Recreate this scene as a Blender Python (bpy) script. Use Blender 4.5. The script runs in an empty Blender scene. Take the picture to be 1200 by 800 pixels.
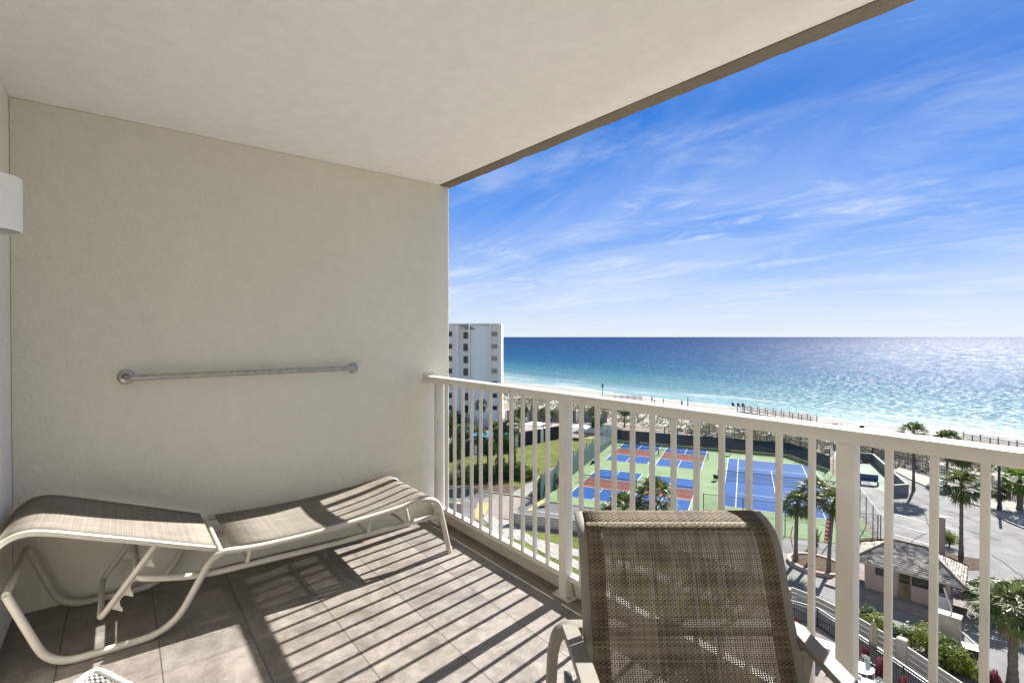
import bpy, bmesh, math, random
from mathutils import Vector, Matrix
R = math.radians
scene = bpy.context.scene
COL = scene.collection

# ------------------------------------------------------------------ camera
CAM = Vector((3.4443, 0.4217, 1.3584))
cd = bpy.data.cameras.new('camera'); cam = bpy.data.objects.new('camera', cd); COL.objects.link(cam)
cd.sensor_width = 36; cd.lens = 17.965; cd.clip_start = 0.05; cd.clip_end = 120000
YAW, PITCH = R(52.536), R(-0.511)
cam.location = CAM
cam.rotation_euler = (R(90) + PITCH, 0, YAW)
scene.camera = cam

# ------------------------------------------------------------------ world
SUN_EL, SUN_AZ = R(37.1), R(-10.0)     # azimuth measured from +Y towards +X
w = bpy.data.worlds.new('World'); scene.world = w; w.use_nodes = True
nt = w.node_tree; nt.nodes.clear()
def N(nt, t, **k):
    n = nt.nodes.new(t)
    for a, b in k.items(): setattr(n, a, b)
    return n
def mth(nt, op, a, b=None, c=None, clamp=False):
    n = nt.nodes.new('ShaderNodeMath'); n.operation = op; n.use_clamp = clamp
    for i, v in enumerate((a, b, c)):
        if v is None: continue
        if isinstance(v, (int, float)): n.inputs[i].default_value = v
        else: nt.links.new(v, n.inputs[i])
    return n.outputs[0]
def ramp(nt, fac, stops, interp='LINEAR'):
    n = nt.nodes.new('ShaderNodeValToRGB'); cr = n.color_ramp; cr.interpolation = interp
    while len(cr.elements) < len(stops): cr.elements.new(0.5)
    for e, (p, c) in zip(cr.elements, stops):
        e.position = p; e.color = (c, c, c, 1) if isinstance(c, (int, float)) else (*c, 1)
    if fac is not None: nt.links.new(fac, n.inputs[0])
    return n.outputs[0]
def mixc(nt, fac, a, b, mode='MIX'):
    n = nt.nodes.new('ShaderNodeMix'); n.data_type = 'RGBA'; n.blend_type = mode
    for i, v in ((0, fac), (6, a), (7, b)):
        if isinstance(v, (int, float)): n.inputs[i].default_value = v
        elif isinstance(v, tuple): n.inputs[i].default_value = (*v, 1)
        else: nt.links.new(v, n.inputs[i])
    return n.outputs[2]
sky = N(nt, 'ShaderNodeTexSky', sky_type='NISHITA'); sky.sun_disc = False
sky.sun_elevation = SUN_EL; sky.sun_rotation = SUN_AZ; sky.air_density = 1.0; sky.dust_density = 0.15; sky.ozone_density = 2.5; sky.altitude = 0
tc = N(nt, 'ShaderNodeTexCoord'); sx = N(nt, 'ShaderNodeSeparateXYZ'); nt.links.new(tc.outputs['Generated'], sx.inputs[0])
zz = mth(nt, 'MAXIMUM', sx.outputs[2], 0.0)
# milky horizon, deep blue above; unseen overhead sky paled and brightened to fill shade
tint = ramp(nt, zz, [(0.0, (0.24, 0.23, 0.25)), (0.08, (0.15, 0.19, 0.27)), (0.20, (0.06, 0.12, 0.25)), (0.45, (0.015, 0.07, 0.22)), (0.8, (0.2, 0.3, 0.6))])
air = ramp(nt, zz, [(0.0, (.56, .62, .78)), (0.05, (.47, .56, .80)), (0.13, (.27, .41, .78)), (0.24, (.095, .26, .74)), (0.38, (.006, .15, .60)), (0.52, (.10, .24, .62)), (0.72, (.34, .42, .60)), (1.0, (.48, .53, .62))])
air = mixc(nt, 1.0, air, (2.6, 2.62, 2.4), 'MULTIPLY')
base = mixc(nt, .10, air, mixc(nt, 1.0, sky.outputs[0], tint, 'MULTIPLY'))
# cirrus: noise on a flat layer high above
den = mth(nt, 'ADD', zz, 0.09)
cx = mth(nt, 'DIVIDE', sx.outputs[0], den); cy = mth(nt, 'DIVIDE', sx.outputs[1], den)
cb = N(nt, 'ShaderNodeCombineXYZ'); nt.links.new(cx, cb.inputs[0]); nt.links.new(cy, cb.inputs[1])
def cloud(scale, rot, stretch, det, dist, lo, hi, loc=(0, 0, 0)):
    mp = N(nt, 'ShaderNodeMapping'); mp.inputs['Rotation'].default_value = (0, 0, R(rot)); mp.inputs['Scale'].default_value = (stretch[0], stretch[1], 1); mp.inputs['Location'].default_value = loc
    nt.links.new(cb.outputs[0], mp.inputs[0])
    no = N(nt, 'ShaderNodeTexNoise'); no.inputs['Scale'].default_value = scale; no.inputs['Detail'].default_value = det; no.inputs['Distortion'].default_value = dist; no.inputs['Roughness'].default_value = 0.62
    nt.links.new(mp.outputs[0], no.inputs['Vector'])
    return ramp(nt, no.outputs[0], [(lo, 0.0), (hi, 1.0)], 'EASE')
c1 = cloud(1.1, 25, (0.7, 1.35), 11, 0.8, 0.47, 0.78, (3.1, 1.7, 0))
c2 = cloud(3.0, -20, (0.7, 1.25), 10, 1.1, 0.50, 0.84, (0.4, 5.2, 0))
c3 = cloud(0.55, 30, (0.6, 1.3), 9, 0.8, 0.36, 0.66, (7.3, 2.2, 0))
big = cloud(0.5, 0, (1, 1), 3, 0, 0.42, 0.62, (1.3, 4.4, 0))
cl = mth(nt, 'MULTIPLY', c2, big); cl = mth(nt, 'ADD', mth(nt, 'MULTIPLY', c1, 0.55), mth(nt, 'MULTIPLY', cl, 0.9)); cl = mth(nt, 'ADD', cl, mth(nt, 'MULTIPLY', c3, 0.32), clamp=True)
cl = mth(nt, 'MULTIPLY', cl, ramp(nt, zz, [(0.0, 0.5), (0.1, 0.85), (0.25, 0.75), (0.40, 0.28), (0.6, 0.4)]))
CLOUD = (1.75, 1.87, 2.08)
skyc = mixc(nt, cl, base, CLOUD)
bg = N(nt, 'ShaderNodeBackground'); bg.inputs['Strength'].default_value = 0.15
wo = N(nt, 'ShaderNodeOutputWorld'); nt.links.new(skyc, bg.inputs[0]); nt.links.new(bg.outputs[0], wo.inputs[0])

# ------------------------------------------------------------------ sun
sd = bpy.data.lights.new('sun', 'SUN'); sd.energy = 5.0; sd.angle = R(0.53); sd.color = (1.0, 0.972, 0.925)
sun = bpy.data.objects.new('sun', sd); COL.objects.link(sun)
SV = Vector((math.sin(SUN_AZ) * math.cos(SUN_EL), math.cos(SUN_AZ) * math.cos(SUN_EL), math.sin(SUN_EL)))
sun.rotation_euler = (-SV).to_track_quat('-Z', 'Y').to_euler(); sun.location = (0, 30, 40)

vs = scene.view_settings; vs.view_transform = 'Standard'; vs.look = 'None'; vs.exposure = 1.76; vs.gamma = 1
scene.cycles.max_bounces = 10; scene.cycles.diffuse_bounces = 6; scene.cycles.transparent_max_bounces = 24
scene.cycles.sample_clamp_indirect = 6; scene.cycles.use_denoising = True; scene.cycles.caustics_reflective = False; scene.cycles.caustics_refractive = False

# ------------------------------------------------------------------ materials
def new_mat(name):
    m = bpy.data.materials.new(name); m.use_nodes = True; nt = m.node_tree
    return m, nt, nt.nodes['Principled BSDF'], nt.nodes['Material Output']
def coords(nt, kind='Object', scale=(1, 1, 1), rot=0):
    t = N(nt, 'ShaderNodeTexCoord'); mp = N(nt, 'ShaderNodeMapping'); mp.inputs['Scale'].default_value = scale; mp.inputs['Rotation'].default_value = (0, 0, rot)
    if kind == 'World':
        g = N(nt, 'ShaderNodeNewGeometry'); nt.links.new(g.outputs['Position'], mp.inputs[0])
    else: nt.links.new(t.outputs[kind], mp.inputs[0])
    return mp.outputs[0]
def noise(nt, vec, scale, detail=4, rough=0.55, dist=0):
    n = N(nt, 'ShaderNodeTexNoise'); n.inputs['Scale'].default_value = scale; n.inputs['Detail'].default_value = detail; n.inputs['Roughness'].default_value = rough; n.inputs['Distortion'].default_value = dist
    nt.links.new(vec, n.inputs['Vector']); return n.outputs[0]
def bump(nt, bs, h, strength=0.3, dist=0.01):
    b = N(nt, 'ShaderNodeBump'); b.inputs['Strength'].default_value = strength; b.inputs['Distance'].default_value = dist
    nt.links.new(h, b.inputs['Height']); nt.links.new(b.outputs[0], bs.inputs['Normal'])
def mul(c, k): return tuple(min(1, x * k) for x in c)
OUTK = 1.0
def mat(name, col, rough=0.6, var=0.12, scale=3.0, bmp=0.0, bscale=60, metal=0, spec=0.5, kind='World', bdist=0.01, detail=5, col2=None):
    m, nt, bs, out = new_mat(name); v = coords(nt, kind)
    n = noise(nt, v, scale, detail); col = mul(col, OUTK)
    a = mul(col, 1 - var); b = col2 or mul(col, 1 + var)
    cc = ramp(nt, n, [(0.32, a), (0.68, b)])
    if OUTK < 1 and rough >= .75:      # stains and wear in patches of a few metres
        cc = mixc(nt, 1.0, cc, ramp(nt, noise(nt, v, .23, 8, .68, .8), [(.34, (.80, .79, .77)), (.5, (1, 1, 1)), (.68, (1.07, 1.06, 1.04))]), 'MULTIPLY')
    nt.links.new(cc, bs.inputs['Base Color'])
    bs.inputs['Roughness'].default_value = rough; bs.inputs['Metallic'].default_value = metal; bs.inputs['Specular IOR Level'].default_value = spec if rough < .72 else .06
    if bmp: bump(nt, bs, noise(nt, v, bscale, 4), bmp, bdist)
    return m
M = {}
# stucco wall
def stucco(name, col, s, strength, var=.05):
    m, nt, bs, out = new_mat(name); v = coords(nt, 'World')
    n1 = noise(nt, v, 1.2, 3); a = mixc(nt, 1.0, ramp(nt, n1, [(0.3, mul(col, 1 - var)), (0.7, mul(col, 1 + var))]), ramp(nt, noise(nt, v, 14, 4), [(0.3, .95), (0.7, 1.0)]), 'MULTIPLY')
    nt.links.new(a, bs.inputs['Base Color']); bs.inputs['Roughness'].default_value = 0.85; bs.inputs['Specular IOR Level'].default_value = .25
    h = mth(nt, 'ADD', ramp(nt, noise(nt, v, s, 3, .5, .6), [(0.38, 0.0), (0.62, 1.0)]), mth(nt, 'MULTIPLY', noise(nt, v, s * 3.2, 3), 0.5))
    bump(nt, bs, h, strength, 0.004); return m
M['wall'] = stucco('wall_stucco', (.72, .695, .60), 44, .42, .02)
M['facade'] = stucco('facade_stucco', (.82, .79, .72), 40, .4, .02)
M['ceiling'] = stucco('ceiling_texture', (.93, .93, .92), 90, .40, .012)
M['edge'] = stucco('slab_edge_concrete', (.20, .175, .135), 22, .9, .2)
M['alu_white'] = mat('white_painted_aluminium', (.65, .625, .57), .40, .04, 9, .03, 220)
def chips(m):
    nt = m.node_tree; bs = nt.nodes['Principled BSDF']; src = bs.inputs['Base Color'].links[0].from_socket; v = coords(nt, 'World')
    k = ramp(nt, noise(nt, v, 26, 3, .55, .4), [(.735, 0.0), (.75, 1.0)]); gr = ramp(nt, noise(nt, v, 3.2, 7, .7), [(.35, .90), (.62, 1.0)])
    nt.links.new(mixc(nt, k, mixc(nt, 1.0, src, gr, 'MULTIPLY'), (.20, .165, .13)), bs.inputs['Base Color'])
chips(M['alu_white'])
M['rail_cap'] = M['alu_white']
M['cream_tube'] = mat('cream_powder_coated_tube', (.47, .44, .375), .42, .08, 14, .05, 300)
M['bronze_tube'] = mat('tan_painted_chair_frame', (.20, .185, .155), .6, .06, 14, .05, 300, spec=.2)
M['steel'] = mat('weathered_grab_bar', (.40, .39, .37), .36, .20, 26, .12, 160, metal=.55, spec=.5)
M['chrome'] = mat('worn_chrome_flange', (.42, .41, .39), .3, .2, 30, metal=.8)
M['sconce'] = mat('white_lamp_shade', (.93, .925, .91), .45, .02, 5)
M['kerb_cream'] = stucco('cream_painted_kerb', (.50, .46, .40), 40, .5)
M['dark'] = mat('painted_cavity_shadow', (.02, .02, .02), .7, .1, 5)  # near-black standing in for shadow inside the open lamp
M['rubber'] = mat('grey_plastic_foot', (.10, .095, .09), .6, .1, 30)
M['glass_door'] = mat('door_pane_paled_for_bounce', (.74, .72, .67), .12, .03, 3)  # unseen door pane made pale to bounce light into the balcony
# floor tile
def tile_mat():
    m, nt, bs, out = new_mat('slate_floor_tile')
    g = N(nt, 'ShaderNodeNewGeometry'); s = N(nt, 'ShaderNodeSeparateXYZ'); nt.links.new(g.outputs['Position'], s.inputs[0])
    P = .3429
    yy = mth(nt, 'DIVIDE', mth(nt, 'SUBTRACT', s.outputs[1], .5492 - P), P); xx = mth(nt, 'DIVIDE', mth(nt, 'SUBTRACT', s.outputs[0], 1.293 - 10 * P), P)
    fy = mth(nt, 'ABSOLUTE', mth(nt, 'SUBTRACT', mth(nt, 'FRACT', yy), .5)); fx = mth(nt, 'ABSOLUTE', mth(nt, 'SUBTRACT', mth(nt, 'FRACT', xx), .5))
    gy = mth(nt, 'GREATER_THAN', fy, .5 - .0028 / P); gx = mth(nt, 'GREATER_THAN', fx, .5 - .0020 / P)
    gr = mth(nt, 'MAXIMUM', gy, mth(nt, 'MULTIPLY', gx, .7))
    iy = mth(nt, 'FLOOR', yy); ix = mth(nt, 'FLOOR', xx)
    cb = N(nt, 'ShaderNodeCombineXYZ'); nt.links.new(ix, cb.inputs[0]); nt.links.new(iy, cb.inputs[1])
    wn = N(nt, 'ShaderNodeTexWhiteNoise', noise_dimensions='3D'); nt.links.new(cb.outputs[0], wn.inputs['Vector'])
    add = N(nt, 'ShaderNodeVectorMath', operation='MULTIPLY_ADD'); nt.links.new(wn.outputs['Color'], add.inputs[0]); add.inputs[1].default_value = (9, 9, 9); nt.links.new(g.outputs['Position'], add.inputs[2])
    v = add.outputs[0]
    n1 = noise(nt, v, 5.5, 9, .68, .9); n2 = noise(nt, v, 22, 6, .6, .5)
    c = ramp(nt, n1, [(.28, (.155, .135, .118)), (.45, (.235, .212, .190)), (.58, (.30, .275, .248)), (.78, (.375, .345, .31))])
    vo = noise(nt, v, 3.2, 5, .6, 2.2)
    vein = ramp(nt, mth(nt, 'ABSOLUTE', mth(nt, 'SUBTRACT', vo, .5)), [(0.0, 1.0), (.012, 0.0)])
    c = mixc(nt, mth(nt, 'MULTIPLY', vein, .35), c, (.50, .46, .40))
    c = mixc(nt, 1.0, c, ramp(nt, n2, [(.3, .82), (.7, 1.08)]), 'MULTIPLY')
    c = mixc(nt, 1.0, c, ramp(nt, wn.outputs['Value'], [(0, (.90, .90, .91)), (1, (1.08, 1.05, 1.02))]), 'MULTIPLY')
    c = mixc(nt, gr, c, (.10, .088, .075)); c = mixc(nt, 1.0, c, (.72, .705, .69), 'MULTIPLY')
    nt.links.new(c, bs.inputs['Base Color'])
    nt.links.new(ramp(nt, n1, [(.3, .42), (.7, .6)]), bs.inputs['Roughness'])
    h = mth(nt, 'SUBTRACT', mth(nt, 'ADD', mth(nt, 'MULTIPLY', n1, .8), mth(nt, 'MULTIPLY', n2, .3)), mth(nt, 'MULTIPLY', gr, 1.2))
    bump(nt, bs, h, .35, .004); return m
M['tile'] = tile_mat()
# woven sling: threads with real see-through gaps
def sling_mat(name, light, dark, pu, pv, gap, contrast=1.0, scale_noise=(1, 1)):
    m, nt, bs, out = new_mat(name)
    t = N(nt, 'ShaderNodeTexCoord'); s = N(nt, 'ShaderNodeSeparateXYZ'); nt.links.new(t.outputs['UV'], s.inputs[0])
    jit = noise(nt, t.outputs['UV'], 9, 3)
    u = mth(nt, 'DIVIDE', mth(nt, 'ADD', s.outputs[0], mth(nt, 'MULTIPLY', jit, .004)), pu); vv = mth(nt, 'DIVIDE', mth(nt, 'ADD', s.outputs[1], mth(nt, 'MULTIPLY', jit, .003)), pv)
    fu = mth(nt, 'ABSOLUTE', mth(nt, 'SUBTRACT', mth(nt, 'FRACT', u), .5)); fv = mth(nt, 'ABSOLUTE', mth(nt, 'SUBTRACT', mth(nt, 'FRACT', vv), .5))
    hole = mth(nt, 'MULTIPLY', mth(nt, 'GREATER_THAN', fu, .5 - gap), mth(nt, 'GREATER_THAN', fv, .5 - gap))
    par = mth(nt, 'FRACT', mth(nt, 'MULTIPLY', mth(nt, 'ADD', mth(nt, 'FLOOR', u), mth(nt, 'FLOOR', vv)), .5))
    over = mth(nt, 'GREATER_THAN', par, .25)
    # per-thread tone
    cb = N(nt, 'ShaderNodeCombineXYZ'); nt.links.new(mth(nt, 'FLOOR', u), cb.inputs[0]); w1 = N(nt, 'ShaderNodeTexWhiteNoise'); nt.links.new(cb.outputs[0], w1.inputs[0])
    cb2 = N(nt, 'ShaderNodeCombineXYZ'); nt.links.new(mth(nt, 'FLOOR', vv), cb2.inputs[1]); w2 = N(nt, 'ShaderNodeTexWhiteNoise'); nt.links.new(cb2.outputs[0], w2.inputs[0])
    tone = mth(nt, 'ADD', mth(nt, 'MULTIPLY', over, .55 * contrast), mth(nt, 'MULTIPLY', mth(nt, 'ADD', w1.outputs[0], w2.outputs[0]), .25))
    tone = mth(nt, 'ADD', tone, mth(nt, 'MULTIPLY', mth(nt, 'SUBTRACT', jit, .5), .5))
    nt.links.new(ramp(nt, tone, [(0.05, dark), (0.85, light)]), bs.inputs['Base Color'])
    bs.inputs['Roughness'].default_value = .7; bs.inputs['Specular IOR Level'].default_value = .08
    bump(nt, bs, mth(nt, 'SUBTRACT', 1, mth(nt, 'MAXIMUM', mth(nt, 'MULTIPLY', fu, over), mth(nt, 'MULTIPLY', fv, mth(nt, 'SUBTRACT', 1, over)))), .6, .002)
    tl = N(nt, 'ShaderNodeBsdfTranslucent'); tl.inputs[0].default_value = (*mul(light, .8), 1)
    mx = N(nt, 'ShaderNodeMixShader'); mx.inputs[0].default_value = .18; nt.links.new(bs.outputs[0], mx.inputs[1]); nt.links.new(tl.outputs[0], mx.inputs[2])
    tr = N(nt, 'ShaderNodeBsdfTransparent'); m2 = N(nt, 'ShaderNodeMixShader'); nt.links.new(hole, m2.inputs[0]); nt.links.new(mx.outputs[0], m2.inputs[1]); nt.links.new(tr.outputs[0], m2.inputs[2])
    nt.links.new(m2.outputs[0], out.inputs['Surface']); return m
M['sling_dark'] = sling_mat('brown_woven_sling', (.40, .345, .265), (.052, .043, .033), .0066, .0050, .17, .5)
M['sling_hem'] = sling_mat('brown_woven_sling_hem', (.22, .175, .12), (.030, .024, .017), .0105, .0072, .06, .8)
M['sling_side'] = sling_mat('brown_woven_sling_side_hem', (.30, .245, .17), (.036, .028, .02), .0074, .0052, .04, .55)
M['sling_light'] = sling_mat('beige_woven_sling', (.43, .39, .33), (.17, .15, .125), .0045, .0030, .19, .5)
M['sling_white'] = sling_mat('black_and_white_woven_sling', (.50, .49, .46), (.03, .03, .03), .016, .008, .10, 1.2)

# outdoor
OUTK = .64
def leafmat(name, c1, c2, trans=.35, sc=1.6):
    m, nt, bs, out = new_mat(name); v = coords(nt, 'World')
    n = noise(nt, v, sc, 4); n2 = noise(nt, v, 18, 2); c1 = mul(c1, .85); c2 = mul(c2, .9)
    c = mixc(nt, 1.0, ramp(nt, n, [(.35, c1), (.65, c2)]), ramp(nt, n2, [(.3, .75), (.7, 1.25)]), 'MULTIPLY')
    nt.links.new(c, bs.inputs['Base Color']); bs.inputs['Roughness'].default_value = .5; bs.inputs['Specular IOR Level'].default_value = .2
    tl = N(nt, 'ShaderNodeBsdfTranslucent'); nt.links.new(c, tl.inputs[0])
    mx = N(nt, 'ShaderNodeMixShader'); mx.inputs[0].default_value = trans; nt.links.new(bs.outputs[0], mx.inputs[1]); nt.links.new(tl.outputs[0], mx.inputs[2]); nt.links.new(mx.outputs[0], out.inputs['Surface']); return m
M['frond'] = leafmat('palm_frond_green', (.065, .095, .03), (.15, .18, .06), .3)
M['frond_bright'] = leafmat('bright_fan_palm_green', (.10, .17, .03), (.22, .30, .06), .4)
M['frond_dry'] = leafmat('dry_palm_frond', (.16, .12, .07), (.28, .22, .13), .2)
M['bush'] = leafmat('shrub_green', (.035, .065, .018), (.10, .15, .035), .3)
M['bush_lime'] = leafmat('lime_hedge_leaves', (.09, .13, .02), (.24, .28, .05), .35)
M['bush_grey'] = leafmat('olive_dune_scrub', (.14, .14, .085), (.27, .25, .17), .35)
M['ti'] = leafmat('dark_red_ti_leaves', (.07, .012, .02), (.20, .05, .06), .3)
M['trunk'] = mat('palm_trunk_bark', (.20, .175, .145), .9, .3, 9, .8, 24, bdist=.04)
M['bark'] = mat('brown_bark', (.11, .085, .06), .9, .3, 12, .6, 30, bdist=.03)
M['sand'] = mat('white_quartz_sand', (.325, .315, .30), .9, .06, .35, .5, 1.2, bdist=.15, detail=8)
M['dune_sand'] = mat('dune_sand', (.40, .38, .345), .9, .12, .8, .6, 1.5, bdist=.2, detail=8)
M['soil'] = mat('sandy_soil', (.30, .26, .20), .95, .25, 1.4, .5, 8, bdist=.05)
M['mulch'] = mat('pine_straw_mulch', (.115, .082, .058), .95, .4, 3.5, .9, 14, bdist=.06)
M['grass'] = mat('lawn_grass', (.125, .150, .036), .9, .30, .7, .6, 40, bdist=.04, detail=9)
M['asphalt_old'] = mat('sun_bleached_asphalt', (.235, .232, .225), .85, .20, .55, .25, 30, bdist=.02, detail=10)
M['asphalt'] = mat('grey_road_asphalt', (.16, .158, .165), .85, .18, .8, .3, 30, bdist=.02, detail=9)
M['tar'] = mat('dark_tar_seal', (.07, .068, .068), .9, .2, 3)
M['concrete'] = mat('pale_concrete', (.31, .295, .275), .85, .12, 1.1, .2, 20, bdist=.01, detail=8)
M['paver_pink'] = mat('pinkish_pavers', (.30, .255, .235), .85, .2, 2.5, .3, 12, bdist=.02, detail=8)
M['kerb'] = mat('painted_kerb', (.42, .40, .37), .8, .12, 3, .1, 30)
M['paint_white'] = mat('road_paint_white', (.66, .66, .64), .8, .22, 2.2, detail=8)
M['paint_yellow'] = mat('road_paint_yellow', (.50, .37, .17), .8, .2, 2.2)
M['court_green'] = mat('court_green_acrylic', (.195, .275, .145), .8, .07, .25, .1, 20, detail=7)
M['court_blue'] = mat('court_blue_acrylic', (.008, .070, .25), .75, .08, .3, .1, 20, detail=7)
M['court_red'] = mat('court_brick_red_acrylic', (.19, .075, .058), .8, .12, .6, detail=7)
M['court_pale'] = mat('faded_pale_green_paint', (.31, .37, .30), .85, .1, .5, detail=7)
M['line'] = mat('court_line_white', (.62, .63, .63), .8, .05, 2)
M['fence_black'] = mat('dark_green_coated_steel', (.018, .035, .03), .5, .2, 8)
M['net'] = mat('black_net_band', (.03, .035, .035), .8, .2, 8)
M['wood_grey'] = mat('weathered_grey_timber', (.27, .235, .20), .9, .3, 3, .5, 30, bdist=.01)
M['wood_dark'] = mat('dark_timber', (.055, .045, .04), .85, .3, 3)
M['slat'] = mat('cream_slat_boards', (.46, .43, .37), .7, .08, 2)
M['pink'] = mat('pink_stucco', (.46, .365, .325), .85, .08, 1.5, .3, 60)
M['pillar'] = mat('cream_pillar_stucco', (.52, .455, .39), .85, .08, 1.5, .3, 60)
OUTK = 1.0
M['bwall'] = mat('cream_block_render', (.76, .725, .645), .85, .03, .25, detail=7)
M['bwall_grey'] = mat('pale_grey_block_render', (.74, .72, .66), .85, .03, .25, detail=7)
OUTK = .64
M['bwin'] = mat('dark_window_glass', (.035, .042, .055), .15, .3, .8)
M['bwin_blue'] = mat('bluish_window_glass', (.04, .06, .10), .12, .3, .8)
M['greywall'] = mat('dark_grey_panel', (.075, .07, .078), .8, .2, 1)
M['umb'] = mat('white_canvas', (.78, .77, .74), .85, .04, 3)
M['umb_beige'] = mat('beige_canvas', (.42, .36, .27), .9, .12, 6)
M['white_plastic'] = mat('white_furniture', (.76, .75, .72), .5, .05, 4)
M['red'] = mat('red_light_wrap', (.55, .02, .03), .5, .2, 6)
M['teal'] = mat('teal_plastic', (.10, .22, .23), .5, .1, 5)
M['blue_paint'] = mat('blue_painted_metal', (.05, .12, .22), .5, .1, 5)
M['black'] = mat('black_plastic', (.02, .02, .022), .45, .2, 5)
M['skin'] = mat('plain_skin', (.35, .2, .14), .6, .1, 8)  # one even skin tone
M['car_paint'] = mat('silver_car_paint', (.50, .52, .54), .25, .05, 3, metal=.5)
M['car_glass'] = mat('car_glass', (.02, .025, .03), .08, .1, 3)
M['shallow'] = mat('grey_blue_low_wall', (.27, .275, .28), .8, .1, 1.5)
def shingle():
    m, nt, bs, out = new_mat('weathered_roof_shingles'); v = coords(nt, 'UV'); sp = N(nt, 'ShaderNodeSeparateXYZ'); nt.links.new(v, sp.inputs[0])
    row = mth(nt, 'DIVIDE', sp.outputs[1], .16); ir = mth(nt, 'FLOOR', row); fr_ = mth(nt, 'FRACT', row)
    cx_ = mth(nt, 'DIVIDE', mth(nt, 'ADD', sp.outputs[0], mth(nt, 'MULTIPLY', ir, .137)), .24)
    cb = N(nt, 'ShaderNodeCombineXYZ'); nt.links.new(mth(nt, 'FLOOR', cx_), cb.inputs[0]); nt.links.new(ir, cb.inputs[1])
    wn = N(nt, 'ShaderNodeTexWhiteNoise'); nt.links.new(cb.outputs[0], wn.inputs[0])
    c = ramp(nt, wn.outputs[0], [(0, (.17, .145, .115)), (.5, (.34, .305, .26)), (1, (.56, .52, .45))])
    edge = ramp(nt, mth(nt, 'ADD', fr_, mth(nt, 'MULTIPLY', wn.outputs[0], .16)), [(.12, .16), (.30, 1.0)])
    c = mixc(nt, 1.0, c, edge, 'MULTIPLY'); c = mixc(nt, 1.0, c, ramp(nt, noise(nt, v, 1.4, 6), [(.3, .75), (.7, 1.15)]), 'MULTIPLY')
    nt.links.new(c, bs.inputs['Base Color']); bs.inputs['Roughness'].default_value = .9; bs.inputs['Specular IOR Level'].default_value = .06
    bump(nt, bs, edge, .8, .03); return m
M['shingle'] = shingle()
def paver():
    m, nt, bs, out = new_mat('cream_block_paving'); v = coords(nt, 'World', rot=R(-26))
    br = N(nt, 'ShaderNodeTexBrick'); nt.links.new(v, br.inputs['Vector'])
    br.inputs['Color1'].default_value = (.31, .29, .26, 1); br.inputs['Color2'].default_value = (.23, .21, .19, 1); br.inputs['Mortar'].default_value = (.11, .10, .09, 1)
    br.inputs['Scale'].default_value = 1; br.inputs['Brick Width'].default_value = .5; br.inputs['Row Height'].default_value = .3; br.inputs['Mortar Size'].default_value = .03
    c = mixc(nt, 1.0, br.outputs[0], ramp(nt, noise(nt, v, 1.2, 6), [(.3, .8), (.7, 1.12)]), 'MULTIPLY')
    nt.links.new(c, bs.inputs['Base Color']); bs.inputs['Roughness'].default_value = .9; return m
M['paver'] = paver()
def mesh_screen(name, col, open_, pitch):
    m, nt, bs, out = new_mat(name); bs.inputs['Base Color'].default_value = (*col, 1); bs.inputs['Roughness'].default_value = .8
    t = N(nt, 'ShaderNodeTexCoord'); s = N(nt, 'ShaderNodeSeparateXYZ'); nt.links.new(t.outputs['UV'], s.inputs[0])
    a = mth(nt, 'DIVIDE', mth(nt, 'ADD', s.outputs[0], s.outputs[1]), pitch); b = mth(nt, 'DIVIDE', mth(nt, 'SUBTRACT', s.outputs[0], s.outputs[1]), pitch)
    fa = mth(nt, 'ABSOLUTE', mth(nt, 'SUBTRACT', mth(nt, 'FRACT', a), .5)); fb = mth(nt, 'ABSOLUTE', mth(nt, 'SUBTRACT', mth(nt, 'FRACT', b), .5))
    k = open_ / 2
    hole = mth(nt, 'MULTIPLY', mth(nt, 'LESS_THAN', fa, k), mth(nt, 'LESS_THAN', fb, k))
    tr = N(nt, 'ShaderNodeBsdfTransparent'); mx = N(nt, 'ShaderNodeMixShader'); nt.links.new(hole, mx.inputs[0]); nt.links.new(bs.outputs[0], mx.inputs[1]); nt.links.new(tr.outputs[0], mx.inputs[2]); nt.links.new(mx.outputs[0], out.inputs['Surface']); return m
M['chain'] = mesh_screen('chain_link_mesh', (.03, .05, .045), .93, .06)
M['wind'] = mesh_screen('dark_green_windscreen', (.012, .055, .055), .42, .05)
M['wind_back'] = mesh_screen('navy_windscreen', (.008, .035, .05), .2, .05)

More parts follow.
